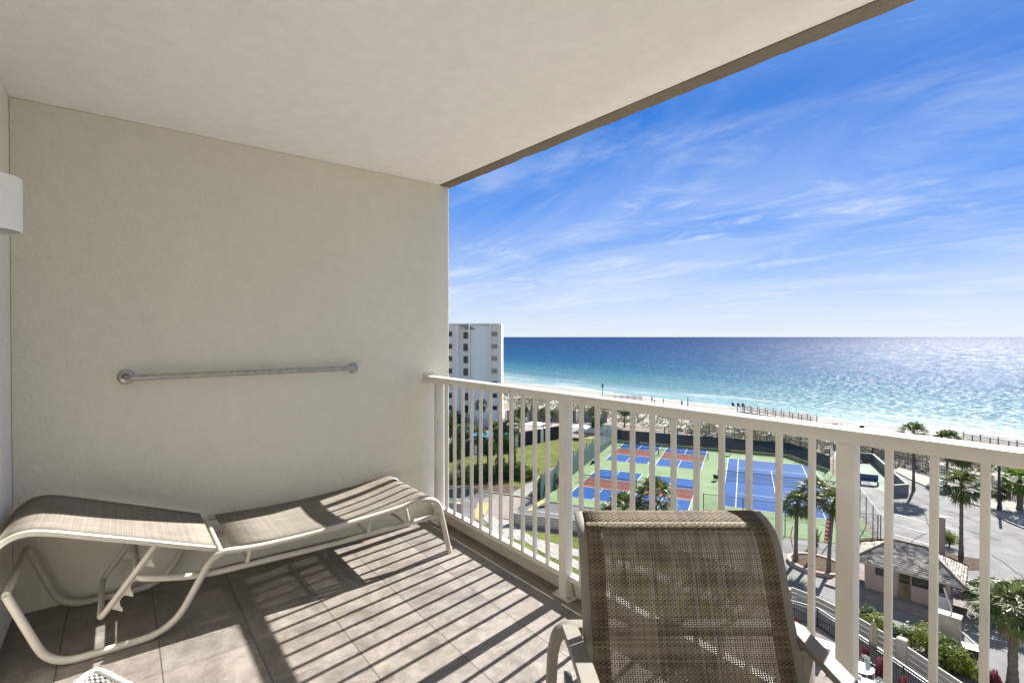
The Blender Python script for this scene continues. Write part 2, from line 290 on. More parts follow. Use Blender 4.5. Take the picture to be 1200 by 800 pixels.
# ------------------------------------------------------------------ mesh helpers
class MB:
    def __init__(s): s.v = []; s.f = []; s.uv = []; s.hasuv = False
    def add(s, vs, fs, uvs=None):
        b = len(s.v); s.v += [tuple(x) for x in vs]
        for i, f in enumerate(fs):
            s.f.append([b + k for k in f])
            if uvs: s.uv.append(uvs[i]); s.hasuv = True
            else: s.uv.append([(0, 0)] * len(f))
        return s
    def box(s, a, b, m=None):
        (x0, y0, z0), (x1, y1, z1) = a, b
        v = [Vector(p) for p in ((x0, y0, z0), (x1, y0, z0), (x1, y1, z0), (x0, y1, z0), (x0, y0, z1), (x1, y0, z1), (x1, y1, z1), (x0, y1, z1))]
        if m: v = [m @ p for p in v]
        return s.add(v, [(0, 3, 2, 1), (4, 5, 6, 7), (0, 1, 5, 4), (1, 2, 6, 5), (2, 3, 7, 6), (3, 0, 4, 7)])
    def bar(s, p, q, wd, ht, up=(0, 0, 1)):
        return s.sweep([p, q], [(-wd / 2, -ht / 2), (wd / 2, -ht / 2), (wd / 2, ht / 2), (-wd / 2, ht / 2)], up)
    def sweep(s, path, prof, up=(0, 0, 1), closed=False, cap=True):
        path = [Vector(p) for p in path]; n = len(path); up = Vector(up); k = len(prof); vs = []; side_prev = None
        for i, p in enumerate(path):
            if closed: t = path[(i + 1) % n] - path[i - 1]
            else: t = path[min(i + 1, n - 1)] - path[max(i - 1, 0)]
            t.normalize(); sd_ = t.cross(up)
            if sd_.length < 1e-3: sd_ = side_prev or t.cross(Vector((1, 0, 0)))
            if side_prev and sd_.dot(side_prev) < 0: sd_ = -sd_
            sd_.normalize(); side_prev = sd_; u = sd_.cross(t).normalized()
            for a, b in prof: vs.append(p + sd_ * a + u * b)
        fs = []
        for i in range(n if closed else n - 1):
            for j in range(k):
                a = i * k + j; b = i * k + (j + 1) % k; c = ((i + 1) % n) * k + (j + 1) % k; d = ((i + 1) % n) * k + j
                fs.append((a, b, c, d))
        if cap and not closed: fs.append(tuple(range(k - 1, -1, -1))); fs.append(tuple(range((n - 1) * k, n * k)))
        return s.add(vs, fs)
    def tube(s, path, r, r2=None, up=(0, 0, 1), n=12, closed=False):
        return s.sweep(path, [(r * math.cos(2 * math.pi * i / n), (r2 or r) * math.sin(2 * math.pi * i / n)) for i in range(n)], up, closed)
    def cone(s, c, r0, r1, z0, z1, n=20, caps=True):
        v = [(c[0] + r0 * math.cos(2 * math.pi * i / n), c[1] + r0 * math.sin(2 * math.pi * i / n), z0) for i in range(n)] + [(c[0] + r1 * math.cos(2 * math.pi * i / n), c[1] + r1 * math.sin(2 * math.pi * i / n), z1) for i in range(n)]
        f = [(i, (i + 1) % n, n + (i + 1) % n, n + i) for i in range(n)]
        if caps: f += [tuple(range(n - 1, -1, -1)), tuple(range(n, 2 * n))]
        return s.add(v, f)
    def lathe(s, prof, c=(0, 0, 0), n=20, m=None):
        v = []; k = len(prof)
        for r, z in prof:
            for i in range(n):
                p = Vector((c[0] + r * math.cos(2 * math.pi * i / n), c[1] + r * math.sin(2 * math.pi * i / n), c[2] + z)); v.append(m @ p if m else p)
        f = [(j * n + i, j * n + (i + 1) % n, (j + 1) * n + (i + 1) % n, (j + 1) * n + i) for j in range(k - 1) for i in range(n)]
        return s.add(v, f)
    def poly(s, pts, z0, z1=None):
        n = len(pts)
        ar = sum(pts[i][0] * pts[(i + 1) % n][1] - pts[(i + 1) % n][0] * pts[i][1] for i in range(n))
        if ar < 0: pts = pts[::-1]
        if z1 is None: return s.add([(p[0], p[1], z0) for p in pts], [tuple(range(n))])
        v = [(p[0], p[1], z0) for p in pts] + [(p[0], p[1], z1) for p in pts]
        return s.add(v, [tuple(range(n - 1, -1, -1)), tuple(range(n, 2 * n))] + [(i, (i + 1) % n, n + (i + 1) % n, n + i) for i in range(n)])
    def build(s, name, m, parent=None, bevel=0, smooth=False, seg=2):
        me = bpy.data.meshes.new(name); me.from_pydata(s.v, [], s.f)
        if s.hasuv:
            ul = me.uv_layers.new(name='UVMap'); li = 0
            for uvs in s.uv:
                for q in uvs: ul.data[li].uv = q; li += 1
        me.validate(); me.update()
        o = bpy.data.objects.new(name, me); COL.objects.link(o)
        if m: me.materials.append(M[m] if isinstance(m, str) else m)
        if smooth:
            for p in me.polygons: p.use_smooth = True
            try: me.set_sharp_from_angle(angle=R(40))
            except Exception: pass
        if bevel:
            b = o.modifiers.new('bevel', 'BEVEL'); b.width = bevel; b.segments = seg; b.limit_method = 'ANGLE'; b.angle_limit = R(40)
        if parent: o.parent = parent
        return o
def fillet(pts, r, n=6):
    pts = [Vector(p) for p in pts]; out = [pts[0]]
    for i in range(1, len(pts) - 1):
        a, b, c = pts[i - 1], pts[i], pts[i + 1]; rr = r[i] if isinstance(r, (list, tuple)) else r
        d1 = (a - b); d2 = (c - b); k = min(rr, d1.length * .49, d2.length * .49)
        p = b + d1.normalized() * k; q = b + d2.normalized() * k
        for j in range(n + 1):
            t = j / n; out.append(p * (1 - t) ** 2 + b * 2 * t * (1 - t) + q * t * t)
    out.append(pts[-1]); return out
def tag(o, label=None, cat=None, group=None, kind=None):
    if label: o['label'] = label
    if cat: o['category'] = cat
    if group: o['group'] = group
    if kind: o['kind'] = kind
    return o
def empty(name, loc=(0, 0, 0), rz=0):
    o = bpy.data.objects.new(name, None); COL.objects.link(o); o.location = loc; o.rotation_euler = (0, 0, rz); o.empty_display_size = .2; return o
def copy_tree(o, parent=None):
    c = o.copy(); COL.objects.link(c); c.parent = parent
    for ch in o.children: copy_tree(ch, c)
    return c
def struct(mb, name, m, **k): return tag(mb.build(name, m, **k), kind='structure')

# ================================================================== THE GROUND FAR BELOW
GZ = -16.8
CF = Vector((-math.sin(YAW) * math.cos(PITCH), math.cos(YAW) * math.cos(PITCH), math.sin(PITCH)))
CR = Vector((math.cos(YAW), math.sin(YAW), 0)); CU = CR.cross(CF)
def G(u, v, z=GZ):
    """survey: where a sight line of the photograph (1200 x 800) meets the level z"""
    d = CF * 598.85 + CR * (u - 600) + CU * (400 - v); t = (z - CAM.z) / d.z; p = CAM + d * t
    return (p.x, p.y)
def GP(*uv, z=GZ): return [G(u, v, z) for u, v in uv]
# ================================================================== LARGE STRUCTURE: sea, beach, dunes
SEA = -17.6
def sea_mat():
    m, nt, bs, out = new_mat('gulf_water')
    g = N(nt, 'ShaderNodeNewGeometry'); s = N(nt, 'ShaderNodeSeparateXYZ'); nt.links.new(g.outputs['Position'], s.inputs[0])
    mp = N(nt, 'ShaderNodeMapping'); mp.inputs['Scale'].default_value = (.09, 1, 1); nt.links.new(g.outputs['Position'], mp.inputs[0])
    st = noise(nt, mp.outputs[0], .05, 8, .62, .5)
    y = mth(nt, 'SUBTRACT', s.outputs[1], 128); y = mth(nt, 'MAXIMUM', mth(nt, 'ADD', y, mth(nt, 'MULTIPLY', mth(nt, 'SUBTRACT', st, .5), mth(nt, 'ADD', mth(nt, 'MULTIPLY', y, 1.25), 10))), 1)
    lg = mth(nt, 'DIVIDE', mth(nt, 'LOGARITHM', y, 10), 3.6)
    col = ramp(nt, lg, [(0.0, (.26, .32, .31)), (.30, (.19, .285, .29)), (.40, (.115, .20, .22)), (.49, (.055, .145, .185)), (.57, (.022, .095, .16)), (.64, (.013, .068, .150)), (.80, (.010, .048, .128)), (1.0, (.009, .040, .12))])
    col = mixc(nt, 1.0, col, (.56, .62, .68), 'MULTIPLY')
    # foam lines of small breakers near the beach
    mp2 = N(nt, 'ShaderNodeMapping'); mp2.inputs['Scale'].default_value = (.12, 1, 1); nt.links.new(g.outputs['Position'], mp2.inputs[0])
    f1 = noise(nt, mp2.outputs[0], .22, 8, .65, .5)
    near = ramp(nt, lg, [(.0, 1.0), (.22, .85), (.36, .5), (.5, .12), (.6, 0.0)])
    foam = mth(nt, 'MULTIPLY', ramp(nt, mth(nt, 'ADD', f1, mth(nt, 'MULTIPLY', near, .16)), [(.60, 0.0), (.70, 1.0)]), near, clamp=True)
    nt.links.new(mixc(nt, foam, col, (.36, .37, .375)), bs.inputs['Base Color'])
    bs.inputs['Roughness'].default_value = 1; bs.inputs['Specular IOR Level'].default_value = 0
    mq = N(nt, 'ShaderNodeMapping'); mq.inputs['Scale'].default_value = (.55, 1, 1); nt.links.new(g.outputs['Position'], mq.inputs[0])
    ws = mth(nt, 'DIVIDE', 1.0, mth(nt, 'MAXIMUM', mth(nt, 'MULTIPLY', mth(nt, 'ADD', s.outputs[1], 0.0), .006), 1.0))
    vsn = N(nt, 'ShaderNodeVectorMath', operation='SCALE'); nt.links.new(mq.outputs[0], vsn.inputs[0]); nt.links.new(ws, vsn.inputs['Scale'])
    spk = ramp(nt, noise(nt, mq.outputs[0], .9, 5, .75), [(.48, .02), (.60, .22), (.70, 1.0)])
    spf = ramp(nt, noise(nt, mq.outputs[0], .16, 6, .78), [(.46, .05), (.56, .25), (.66, 1.0)])
    far = ramp(nt, lg, [(.60, 0.0), (.80, 1.0)])
    spk = mth(nt, 'ADD', mth(nt, 'MULTIPLY', spk, mth(nt, 'SUBTRACT', 1, far)), mth(nt, 'MULTIPLY', mth(nt, 'MULTIPLY', spf, far), .7))
    gl = N(nt, 'ShaderNodeBsdfGlossy'); gl.inputs['Roughness'].default_value = .37; gl.inputs['Color'].default_value = (1, 1, 1, 1)
    mxs = N(nt, 'ShaderNodeMixShader'); nt.links.new(mth(nt, 'MULTIPLY', mth(nt, 'SUBTRACT', 1, foam), mth(nt, 'MULTIPLY', spk, .185)), mxs.inputs[0])
    nt.links.new(bs.outputs[0], mxs.inputs[1]); nt.links.new(gl.outputs[0], mxs.inputs[2]); nt.links.new(mxs.outputs[0], out.inputs['Surface'])
    mp3 = N(nt, 'ShaderNodeMapping'); mp3.inputs['Scale'].default_value = (.6, 1, 1); nt.links.new(g.outputs['Position'], mp3.inputs[0])
    h = mth(nt, 'ADD', noise(nt, mp3.outputs[0], .35, 6, .62, .3), mth(nt, 'MULTIPLY', noise(nt, mp3.outputs[0], 1.6, 4, .6), .28))
    b = N(nt, 'ShaderNodeBump'); b.inputs['Strength'].default_value = 1.0; b.inputs['Distance'].default_value = .95; nt.links.new(h, b.inputs['Height']); nt.links.new(b.outputs[0], gl.inputs['Normal'])
    return m
M['sea'] = sea_mat()
struct(MB().add([(-60000, 122, SEA), (60000, 122, SEA), (60000, 70000, SEA), (-60000, 70000, SEA)], [(0, 1, 2, 3)]), 'sea', 'sea')
rnd = random.Random(7)
from mathutils import noise as mnoise
def nz(x, y, s, o=0): return mnoise.noise(Vector((x * s, y * s, o)))
# the inland ground as one sheet to the horizon
struct(MB().add([(-9000, -9000, GZ - .03), (9000, -9000, GZ - .03), (9000, 86, GZ - .03), (-9000, 86, GZ - .03)], [(0, 1, 2, 3)]), 'ground', 'soil')
def dune_end(x):
    for (xa, ya), (xb, yb) in (((-400, 106), (-125, 105)), ((-125, 105), (-90, 101)), ((-90, 101), (-64, 103)), ((-64, 103), (-35, 116)), ((-35, 116), (400, 115))):
        if xa <= x <= xb: return ya + (yb - ya) * (x - xa) / (xb - xa) + 1.5 * nz(x, 0, .08, 2)
    return 110
def dune_h(x, y):
    t = min(1, max(0, (y - 84) / 5)) * min(1, max(0, (dune_end(x) + 1 - y) / 6))
    return t * (max(0, .5 + 1.5 * nz(x, y, .07, 1) + .8 * nz(x, y, .2, 4)) * .75)
def dune_g(x0, x1, y0, y1, st):
    mb = MB(); nx = int((x1 - x0) / st); ny = int((y1 - y0) / st); vs = []
    for j in range(ny + 1):
        for i in range(nx + 1):
            x = x0 + i * st; y = y0 + j * st; vs.append((x, y, GZ - .02 + dune_h(x, y) - max(0, y - 112) * .012))
    fs = [(j * (nx + 1) + i, j * (nx + 1) + i + 1, (j + 1) * (nx + 1) + i + 1, (j + 1) * (nx + 1) + i) for j in range(ny) for i in range(nx)]
    return mb.add(vs, fs)
struct(dune_g(-220, 60, 84, 121, 1.0), 'dunes', 'dune_sand', smooth=True)
mb = MB(); ys = [118, 121, 124, 127, 129, 131, 133, 136, 142]; zs = [-.10, -.13, -.25, -.45, -.62, -.78, -.92, -1.2, -1.9]; vs = []; xs = [-2500, -1200, -600] + list(range(-300, 121, 4)) + [400, 1200, 2500]
for y, dz in zip(ys, zs):
    for x in xs: vs.append((x, y + (1.6 * nz(x, 0, .03, 3) + .7 * nz(x, 0, .11, 8) if 121 < y else 0), GZ + dz))
fs = [(j * len(xs) + i, j * len(xs) + i + 1, (j + 1) * len(xs) + i + 1, (j + 1) * len(xs) + i) for j in range(len(ys) - 1) for i in range(len(xs) - 1)]
struct(mb.add(vs, fs), 'beach', 'sand', smooth=True)
struct(MB().add([(-2500, 84, GZ - .04), (-220, 84, GZ - .04), (-220, 118, GZ - .10), (-2500, 118, GZ - .10)], [(0, 1, 2, 3)]).add([(60, 84, GZ - .04), (2500, 84, GZ - .04), (2500, 118, GZ - .10), (60, 118, GZ - .10)], [(0, 1, 2, 3)]), 'back_beach', 'dune_sand')

# flat surfaces: each layer a little above the one below
L1, L2, L3, L4, L5 = GZ + .004, GZ + .012, GZ + .020, GZ + .028, GZ + .036
TO = Vector((-26.3, 51.6)); EX = Vector((math.cos(R(28)), math.sin(R(28)))); EY = Vector((-math.sin(R(28)), math.cos(R(28))))
def T(x, y): p = TO + EX * x + EY * y; return (p.x, p.y)
def trect(x0, y0, x1, y1): return [T(x0, y0), T(x1, y0), T(x1, y1), T(x0, y1)]
# asphalt: the road, drive lanes and car park as one sheet
lot = [T(-44, -5.8), T(-19, -6.2), T(13.2, -6.9), T(13.2, 21.5), (-24.2, 84.6), (-21.5, 85.6), (-19.3, 82.5), (-17.3, 80.0), (-14.0, 76.7), (-9.2, 73.0), (-6.7, 69.3), (-3, 66), (6, 60), (30, 52), (60, 40), (60, 25), (8, 27), (-2, 31.4), (-5.4, 34.2), (-12.3, 36.0), (-20, 35.6), (-30, 33.6), (-36, 29.6), (-42, 27.0), (-70, 12), (-82, 14)]
struct(MB().poly([p for p in lot], L1), 'car_park', 'asphalt_old')
struct(MB().poly([T(-44, -6.0), T(-10, -6.4), T(-9, -13.2), T(-44, -13.4)], L2), 'road', 'asphalt')
struct(MB().poly([T(-24.5, -6.4), T(-20.5, -6.4), T(-18.5, -13.3), T(-23.5, -13.3)], L3), 'brick_crossing', 'paver_pink')
# white bay lines and lane paint
mb = MB()
for k in range(9):
    a = Vector(T(15.5 + 0 * k, 4.0 + k * 1.0)); 
for k in range(7):
    a = Vector(G(1048, 590 + k * 12)); d = Vector((.93, -.12)); d.normalize(); b = a + d * 5.2; n = Vector((-d.y, d.x)) * .07
    mb.add([(a.x - n.x, a.y - n.y, L3), (b.x - n.x, b.y - n.y, L3), (b.x + n.x, b.y + n.y, L3), (a.x + n.x, a.y + n.y, L3)], [(0, 1, 2, 3)])
def ribbon(mb, pts, wd, z):
    pts = [Vector(p) for p in pts]; L = []; Rr = []
    for i, p in enumerate(pts):
        t = (pts[min(i + 1, len(pts) - 1)] - pts[max(i - 1, 0)]).normalized(); n = Vector((-t.y, t.x)) * wd / 2; L.append(p + n); Rr.append(p - n)
    k = len(pts); return mb.add([(p.x, p.y, z) for p in Rr] + [(p.x, p.y, z) for p in L], [(i, i + 1, k + i + 1, k + i) for i in range(k - 1)])
ribbon(mb, [G(1137, 741), G(1170, 750), G(1200, 758), (4, 41.2)], .14, L3)
ribbon(mb, [T(-44, -9.8), T(-25, -9.8)], .10, L3); ribbon(mb, [T(-18, -9.8), T(-9.2, -9.6)], .10, L3)
struct(mb, 'lane_markings', 'paint_white')
mb = MB().poly(GP((563, 612), (575, 590), (560, 589), (556, 606)), L4).poly(GP((617, 598), (623, 598), (640, 587), (634, 586)), L4)
struct(mb, 'yellow_kerb_markings', 'paint_yellow')
# dark tar cracks of the old asphalt
mb = MB(); 
for a, b in (((-12.6, 66.5), (-9.4, 58.2)), ((-13.2, 70), (-8, 67.2)), ((-9.8, 64), (-6.0, 62.5)), ((-5.8, 58), (-3.2, 53.6)), ((-10.5, 61), (-10.8, 55))):
    pts = [Vector(a).lerp(Vector(b), t / 8) + Vector((rnd.uniform(-.16, .16), rnd.uniform(-.16, .16))) for t in range(9)]; ribbon(mb, pts, .07, L3)
struct(mb, 'asphalt_cracks', 'tar')
# lawns, paths, beds on the left
struct(MB().poly([T(-46, -5.4), T(-22.5, -5.2), T(-21.6, 30), (-64.2, 63), (-63.4, 39), (-63, 26)], L2), 'lawn', 'grass')
struct(MB().poly([T(-46, -5.5), T(-22.6, -5.4), T(-22.4, -2.6), T(-46, -1.6)], L3), 'planting_bed', 'mulch')
struct(MB().poly([T(-22.2, -6.2), T(-20.0, -6.2), T(-19.6, 30), T(-20.7, 30)], L4), 'court_side_path', 'concrete')
struct(MB().poly([T(-20.0, -6.1), T(-18.3, -6.1), T(-18.3, 30), T(-19.7, 30)], L3), 'hedge_bed', 'mulch')
# near lawn between the wall and this building, with paving
struct(MB().poly([(-70, 11.5), (-42, 26.4), (-36, 29), (-30, 33), (-20, 35.0), (-14, 35.5), (-13.5, 30), (-13.5, 6), (-70, 4)], L2 + .004), 'near_lawn', 'grass')
mb = MB(); ribbon(mb, [(-39.5, 30), (-34.5, 28.6), (-29, 30.2), (-22, 32.6), (-14, 33.2)], 1.3, L4)
ribbon(mb, [G(592, 612), G(610, 626), G(640, 644), G(662, 655), G(690, 668), (-19, 27)], 1.15, L5)
mb.poly(GP((566, 625), (590, 607), (606, 610), (604, 622), (590, 634)), L3)
struct(mb, 'paver_path', 'paver')
mb = MB()
for k in range(9):
    y = 25.6 - k * .45; mb.box((-26.0 + k * .25, y, GZ), (-22.4 + k * .25, y + .16, GZ + .10 + .02 * k))
tag(mb.build('garden_steps', 'slat'), 'flight of pale slatted steps beside the near lawn', 'steps')
# pool deck (this resort) bottom right
struct(MB().poly([(-13.5, 34.4), (-11.8, 34.5), (-10.2, 35.0), (-7.7, 33.8), (-5.1, 32.4), (-4.0, 31.7), (2, 28.5), (8, 25), (8, 10), (-13.5, 10)], L4), 'pool_deck', 'paver_pink')
struct(MB().poly([(-12.3, 35.9), (-8.4, 35.6), (-5.8, 34.7), (-3, 33.2), (8, 27), (8, 25), (2, 28.6), (-4, 31.8), (-7.7, 33.9), (-10.2, 35.1), (-11.8, 34.6)], L3 + .004), 'wall_strip', 'concrete')
# right: verge beyond the kerb
struct(MB().poly([(-21.2, 85.8), (-19.0, 82.8), (-17.0, 80.3), (-13.7, 77.0), (-8.9, 73.4), (-6.4, 69.7), (-2.8, 66.5), (6, 60.6), (40, 50), (60, 60), (40, 86), (-21, 86)], L2), 'verge', 'dune_sand')
def kerb(name, pts, wd=.16, ht=.13, z=GZ, m='kerb', closed=False):
    return struct(MB().sweep([(p[0], p[1], z + ht / 2) for p in pts], [(-wd / 2, -ht / 2), (wd / 2, -ht / 2), (wd / 2, ht / 2), (-wd / 2, ht / 2)], closed=closed), name, m)
kerb('verge_kerb', [(-21.4, 85.7), (-19.2, 82.6), (-17.2, 80.1), (-13.9, 76.8), (-9.1, 73.1), (-6.6, 69.4), (-3, 66.1), (6, 60.2), (30, 52)])
kerb('lawn_kerb', [T(-44, -5.8), T(-19.4, -6.15)])
# ------------------------------------------------------------------ courts
struct(MB().poly([T(-18.4, -6.6), T(12.8, -6.6), T(12.8, 22.4), T(8.4, 30), T(-18.4, 30)], L2), 'court_apron', 'court_green')
def pickle(x, y, n):
    W, H = 6.1, 13.41; K = 2.13
    struct(MB().poly(trect(x, y, x + W, y + H), L3), 'pickleball_court', 'court_blue')
    struct(MB().poly(trect(x + .05, y + H / 2 - K, x + W - .05, y + H / 2 + K), L4), 'pickleball_kitchen', 'court_red')
    mb = MB(); w2 = .04
    def ln(a, b):
        a = Vector(T(*a)); b = Vector(T(*b)); ribbon(mb, [a, b], .085, L5)
    ln((x, y), (x + W, y)); ln((x, y + H), (x + W, y + H)); ln((x, y), (x, y + H)); ln((x + W, y), (x + W, y + H))
    ln((x, y + H / 2 - K), (x + W, y + H / 2 - K)); ln((x, y + H / 2 + K), (x + W, y + H / 2 + K))
    ln((x + W / 2, y), (x + W / 2, y + H / 2 - K)); ln((x + W / 2, y + H / 2 + K), (x + W / 2, y + H))
    struct(mb, 'pickleball_lines', 'line')
PK = [(-16.5, 15.0, 'far left'), (-9.3, 14.8, 'far right'), (-16.2, -3.8, 'near left'), (-9.2, -4.0, 'near right')]
for a in PK: pickle(*a)
struct(MB().poly(trect(0, 0, 10.97, 23.77), L3), 'tennis_court', 'court_blue')
mb = MB()
def tl(a, b, wd=.09): ribbon(mb, [Vector(T(*a)), Vector(T(*b))], wd, L5)
tl((0, 0), (10.97, 0), .12); tl((0, 23.77), (10.97, 23.77), .12); tl((0, 0), (0, 23.77)); tl((10.97, 0), (10.97, 23.77)); tl((1.37, 0), (1.37, 23.77)); tl((9.6, 0), (9.6, 23.77))
tl((1.37, 11.885 - 6.4), (9.6, 11.885 - 6.4)); tl((1.37, 11.885 + 6.4), (9.6, 11.885 + 6.4)); tl((5.485, 5.485), (5.485, 18.285))
struct(mb, 'tennis_lines', 'line')
def net(x, y, W, h, label, cat, grp=None):
    r = empty('court_net', (*T(x, y), GZ), R(28)); tag(r, label, cat, grp)
    for px in (0, W): MB().cone((px, 0), .045, .045, 0, h + .06, 8).build('net_post', 'fence_black', r)
    mb = MB().add([(0, -.005, .08), (W, -.005, .08), (W, -.005, h), (0, -.005, h)], [(0, 1, 2, 3)], [[(0, 0), (W, 0), (W, h), (0, h)]]); mb.build('netting', 'wind_net', r)
    MB().box((0, -.015, h - .05), (W, .015, h + .01)).build('net_band', 'net', r)
M['wind_net'] = mesh_screen('black_netting', (.02, .025, .025), .86, .05)
for x, y, n in PK: net(x - .5, y + 6.7, 7.1, .9, 'black pickleball net across the %s blue and red court' % n, 'net', 'pickleball nets')
net(-.9, 11.885, 12.8, 1.0, 'long dark net across the blue tennis court', 'net')

def fence(name, pts, h, screen_h, label, m_screen='wind', spacing=3.0, midrail=True, closedtop=True):
    r = empty(name, (0, 0, 0)); tag(r, label, 'fence')
    mbc = MB(); mbs = MB(); rails = MB()
    for (a, b) in zip(pts[:-1], pts[1:]):
        a = Vector(a); b = Vector(b); L = (b - a).length; n = max(1, round(L / spacing))
        for i in range(n + 1 if (b - Vector(pts[-1])).length < .01 else n):
            p = a.lerp(b, i / n); MB().cone((p.x, p.y), .04, .04, GZ, GZ + h + .05, 8).build('post', 'fence_black', r)
        rails.tube([(a.x, a.y, GZ + h), (b.x, b.y, GZ + h)], .028, n=6)
        if midrail: rails.tube([(a.x, a.y, GZ + h * .5), (b.x, b.y, GZ + h * .5)], .018, n=6)
        mbc.add([(a.x, a.y, GZ + .05), (b.x, b.y, GZ + .05), (b.x, b.y, GZ + h), (a.x, a.y, GZ + h)], [(0, 1, 2, 3)], [[(0, 0), (L, 0), (L, h), (0, h)]])
        if screen_h:
            t = (b - a).normalized(); o = Vector((t.y, -t.x)) * .05
            mbs.add([(a.x + o.x, a.y + o.y, GZ + .04), (b.x + o.x, b.y + o.y, GZ + .04), (b.x + o.x, b.y + o.y, GZ + screen_h), (a.x + o.x, a.y + o.y, GZ + screen_h)], [(0, 1, 2, 3)], [[(0, 0), (L, 0), (L, screen_h), (0, screen_h)]])
    rails.build('rail', 'fence_black', r); mbc.build('chain_link', 'chain', r)
    if screen_h: mbs.build('windscreen', m_screen, r)
    return r
fence('chain_link_fence', [T(-18.4, -6.4), T(-18.4, 30)], 3.0, 2.6, 'dark green screened fence along the left side of the pickleball courts')
fence('chain_link_fence', [T(-18.4, 30), T(8.4, 30), T(12.8, 22.4)], 2.7, 1.9, 'fence with navy windscreen behind the far end of the courts', 'wind_back')
fence('chain_link_fence', [T(12.8, 22.2), T(12.8, -6.6)], 3.0, 0, 'open chain link fence between the tennis court and the car park')
fence('chain_link_fence', [T(-1.4, -6.6), T(12.6, -6.6)], 3.0, 0, 'open chain link fence on the near side of the tennis court', spacing=3.4)

# ================================================================== OUR BUILDING
# balcony slab and floor
struct(MB().box((-.2, -.01, -.20), (5.4, 2.372, -.012)), 'balcony_slab', 'facade')
struct(MB().add([(0, 0, 0), (5.2, 0, 0), (5.2, 2.370, 0), (0, 2.370, 0)], [(0, 1, 2, 3)]).add([(0, 2.370, 0), (5.2, 2.370, 0), (5.2, 2.370, -.011), (0, 2.370, -.011)], [(3, 2, 1, 0)]), 'balcony_floor', 'tile')
CZ = 2.519
def ey_(x, y0=2.365): return y0 + .047 * x
mb = MB(); mb.add([(-.2, -.2, CZ), (5.4, -.2, CZ), (5.4, ey_(5.4), CZ), (-.2, ey_(-.2), CZ), (-.2, -.2, CZ + .2), (5.4, -.2, CZ + .2), (5.4, ey_(5.4), CZ + .2), (-.2, ey_(-.2), CZ + .2)], [(0, 3, 2, 1), (4, 5, 6, 7), (0, 1, 5, 4), (1, 2, 6, 5), (2, 3, 7, 6), (3, 0, 4, 7)])
struct(mb, 'balcony_ceiling', 'ceiling')
# rough concrete drip edge of the slab above
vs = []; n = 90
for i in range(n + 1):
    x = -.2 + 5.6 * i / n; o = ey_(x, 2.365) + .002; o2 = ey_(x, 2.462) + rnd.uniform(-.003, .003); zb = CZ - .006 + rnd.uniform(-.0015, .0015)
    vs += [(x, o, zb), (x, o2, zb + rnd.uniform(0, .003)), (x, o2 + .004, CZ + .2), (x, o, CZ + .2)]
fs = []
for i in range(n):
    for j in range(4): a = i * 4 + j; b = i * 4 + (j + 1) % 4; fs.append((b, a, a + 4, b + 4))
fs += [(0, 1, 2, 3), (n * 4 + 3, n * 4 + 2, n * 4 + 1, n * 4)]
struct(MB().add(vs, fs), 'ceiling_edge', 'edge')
tag(MB().box((-.2, 0, -.3), (0, 2.4445, CZ - .001)).build('balcony_end_wall', 'wall', bevel=.004), 'beige stucco wall at the end of the balcony above the chaise', 'wall')
tag(MB().box((5.2, 0, -.3), (5.4, 2.4445, CZ - .001)).build('balcony_end_wall', 'wall', bevel=.004), 'beige stucco wall closing the right end of the balcony', 'wall')
r = empty('balcony_back_wall'); tag(r, 'pale grey stucco wall carrying the white lamp', 'wall')
MB().box((-.2, -.2, -.3), (1.25, -.001, CZ - .002)).build('wall_panel', 'facade', r); MB().box((4.6, -.2, -.3), (5.4, -.001, CZ - .002)).build('wall_panel', 'facade', r); MB().box((1.25, -.2, 2.15), (4.6, -.001, CZ - .002)).build('wall_panel', 'facade', r)
dr = empty('sliding_door', (1.25, -.12, 0)); tag(dr, 'sliding glass door behind the viewer', 'door')
for k in range(2):
    x = k * 1.66
    p = MB().box((x, 0, .02), (x + .07, .05, 2.12)).box((x + 1.61, 0, .02), (x + 1.68, .05, 2.12)).box((x, 0, .02), (x + 1.68, .05, .10)).box((x, 0, 2.05), (x + 1.68, .05, 2.13)).build('door_frame', 'alu_white', dr)
    MB().box((x + .07, .02, .10), (x + 1.61, .028, 2.05)).build('pane', 'glass_door', p)
# the building below and beside the balcony
r = empty('condo_tower', (0, 0, 0)); tag(r, 'cream apartment tower this balcony belongs to', 'building')
MB().box((-12, -14, GZ), (-.21, -.2, 9)).box((5.41, -14, GZ), (22, -.2, 9)).box((-.21, -14, GZ), (5.41, -.2, -.31)).box((-.21, -14, CZ + .21), (5.41, -.2, 9)).build('wall', 'bwall', r)
for k in range(6):
    z = -.2 - 2.72 * (k + 1)
    MB().box((-.2, -.2, z), (5.4, 2.46, z + .2)).build('slab', 'facade', r)
struct(MB().box((.001, 2.300, .0005), (5.199, 2.3702, .079)), 'balcony_kerb', 'kerb_cream', bevel=.004)
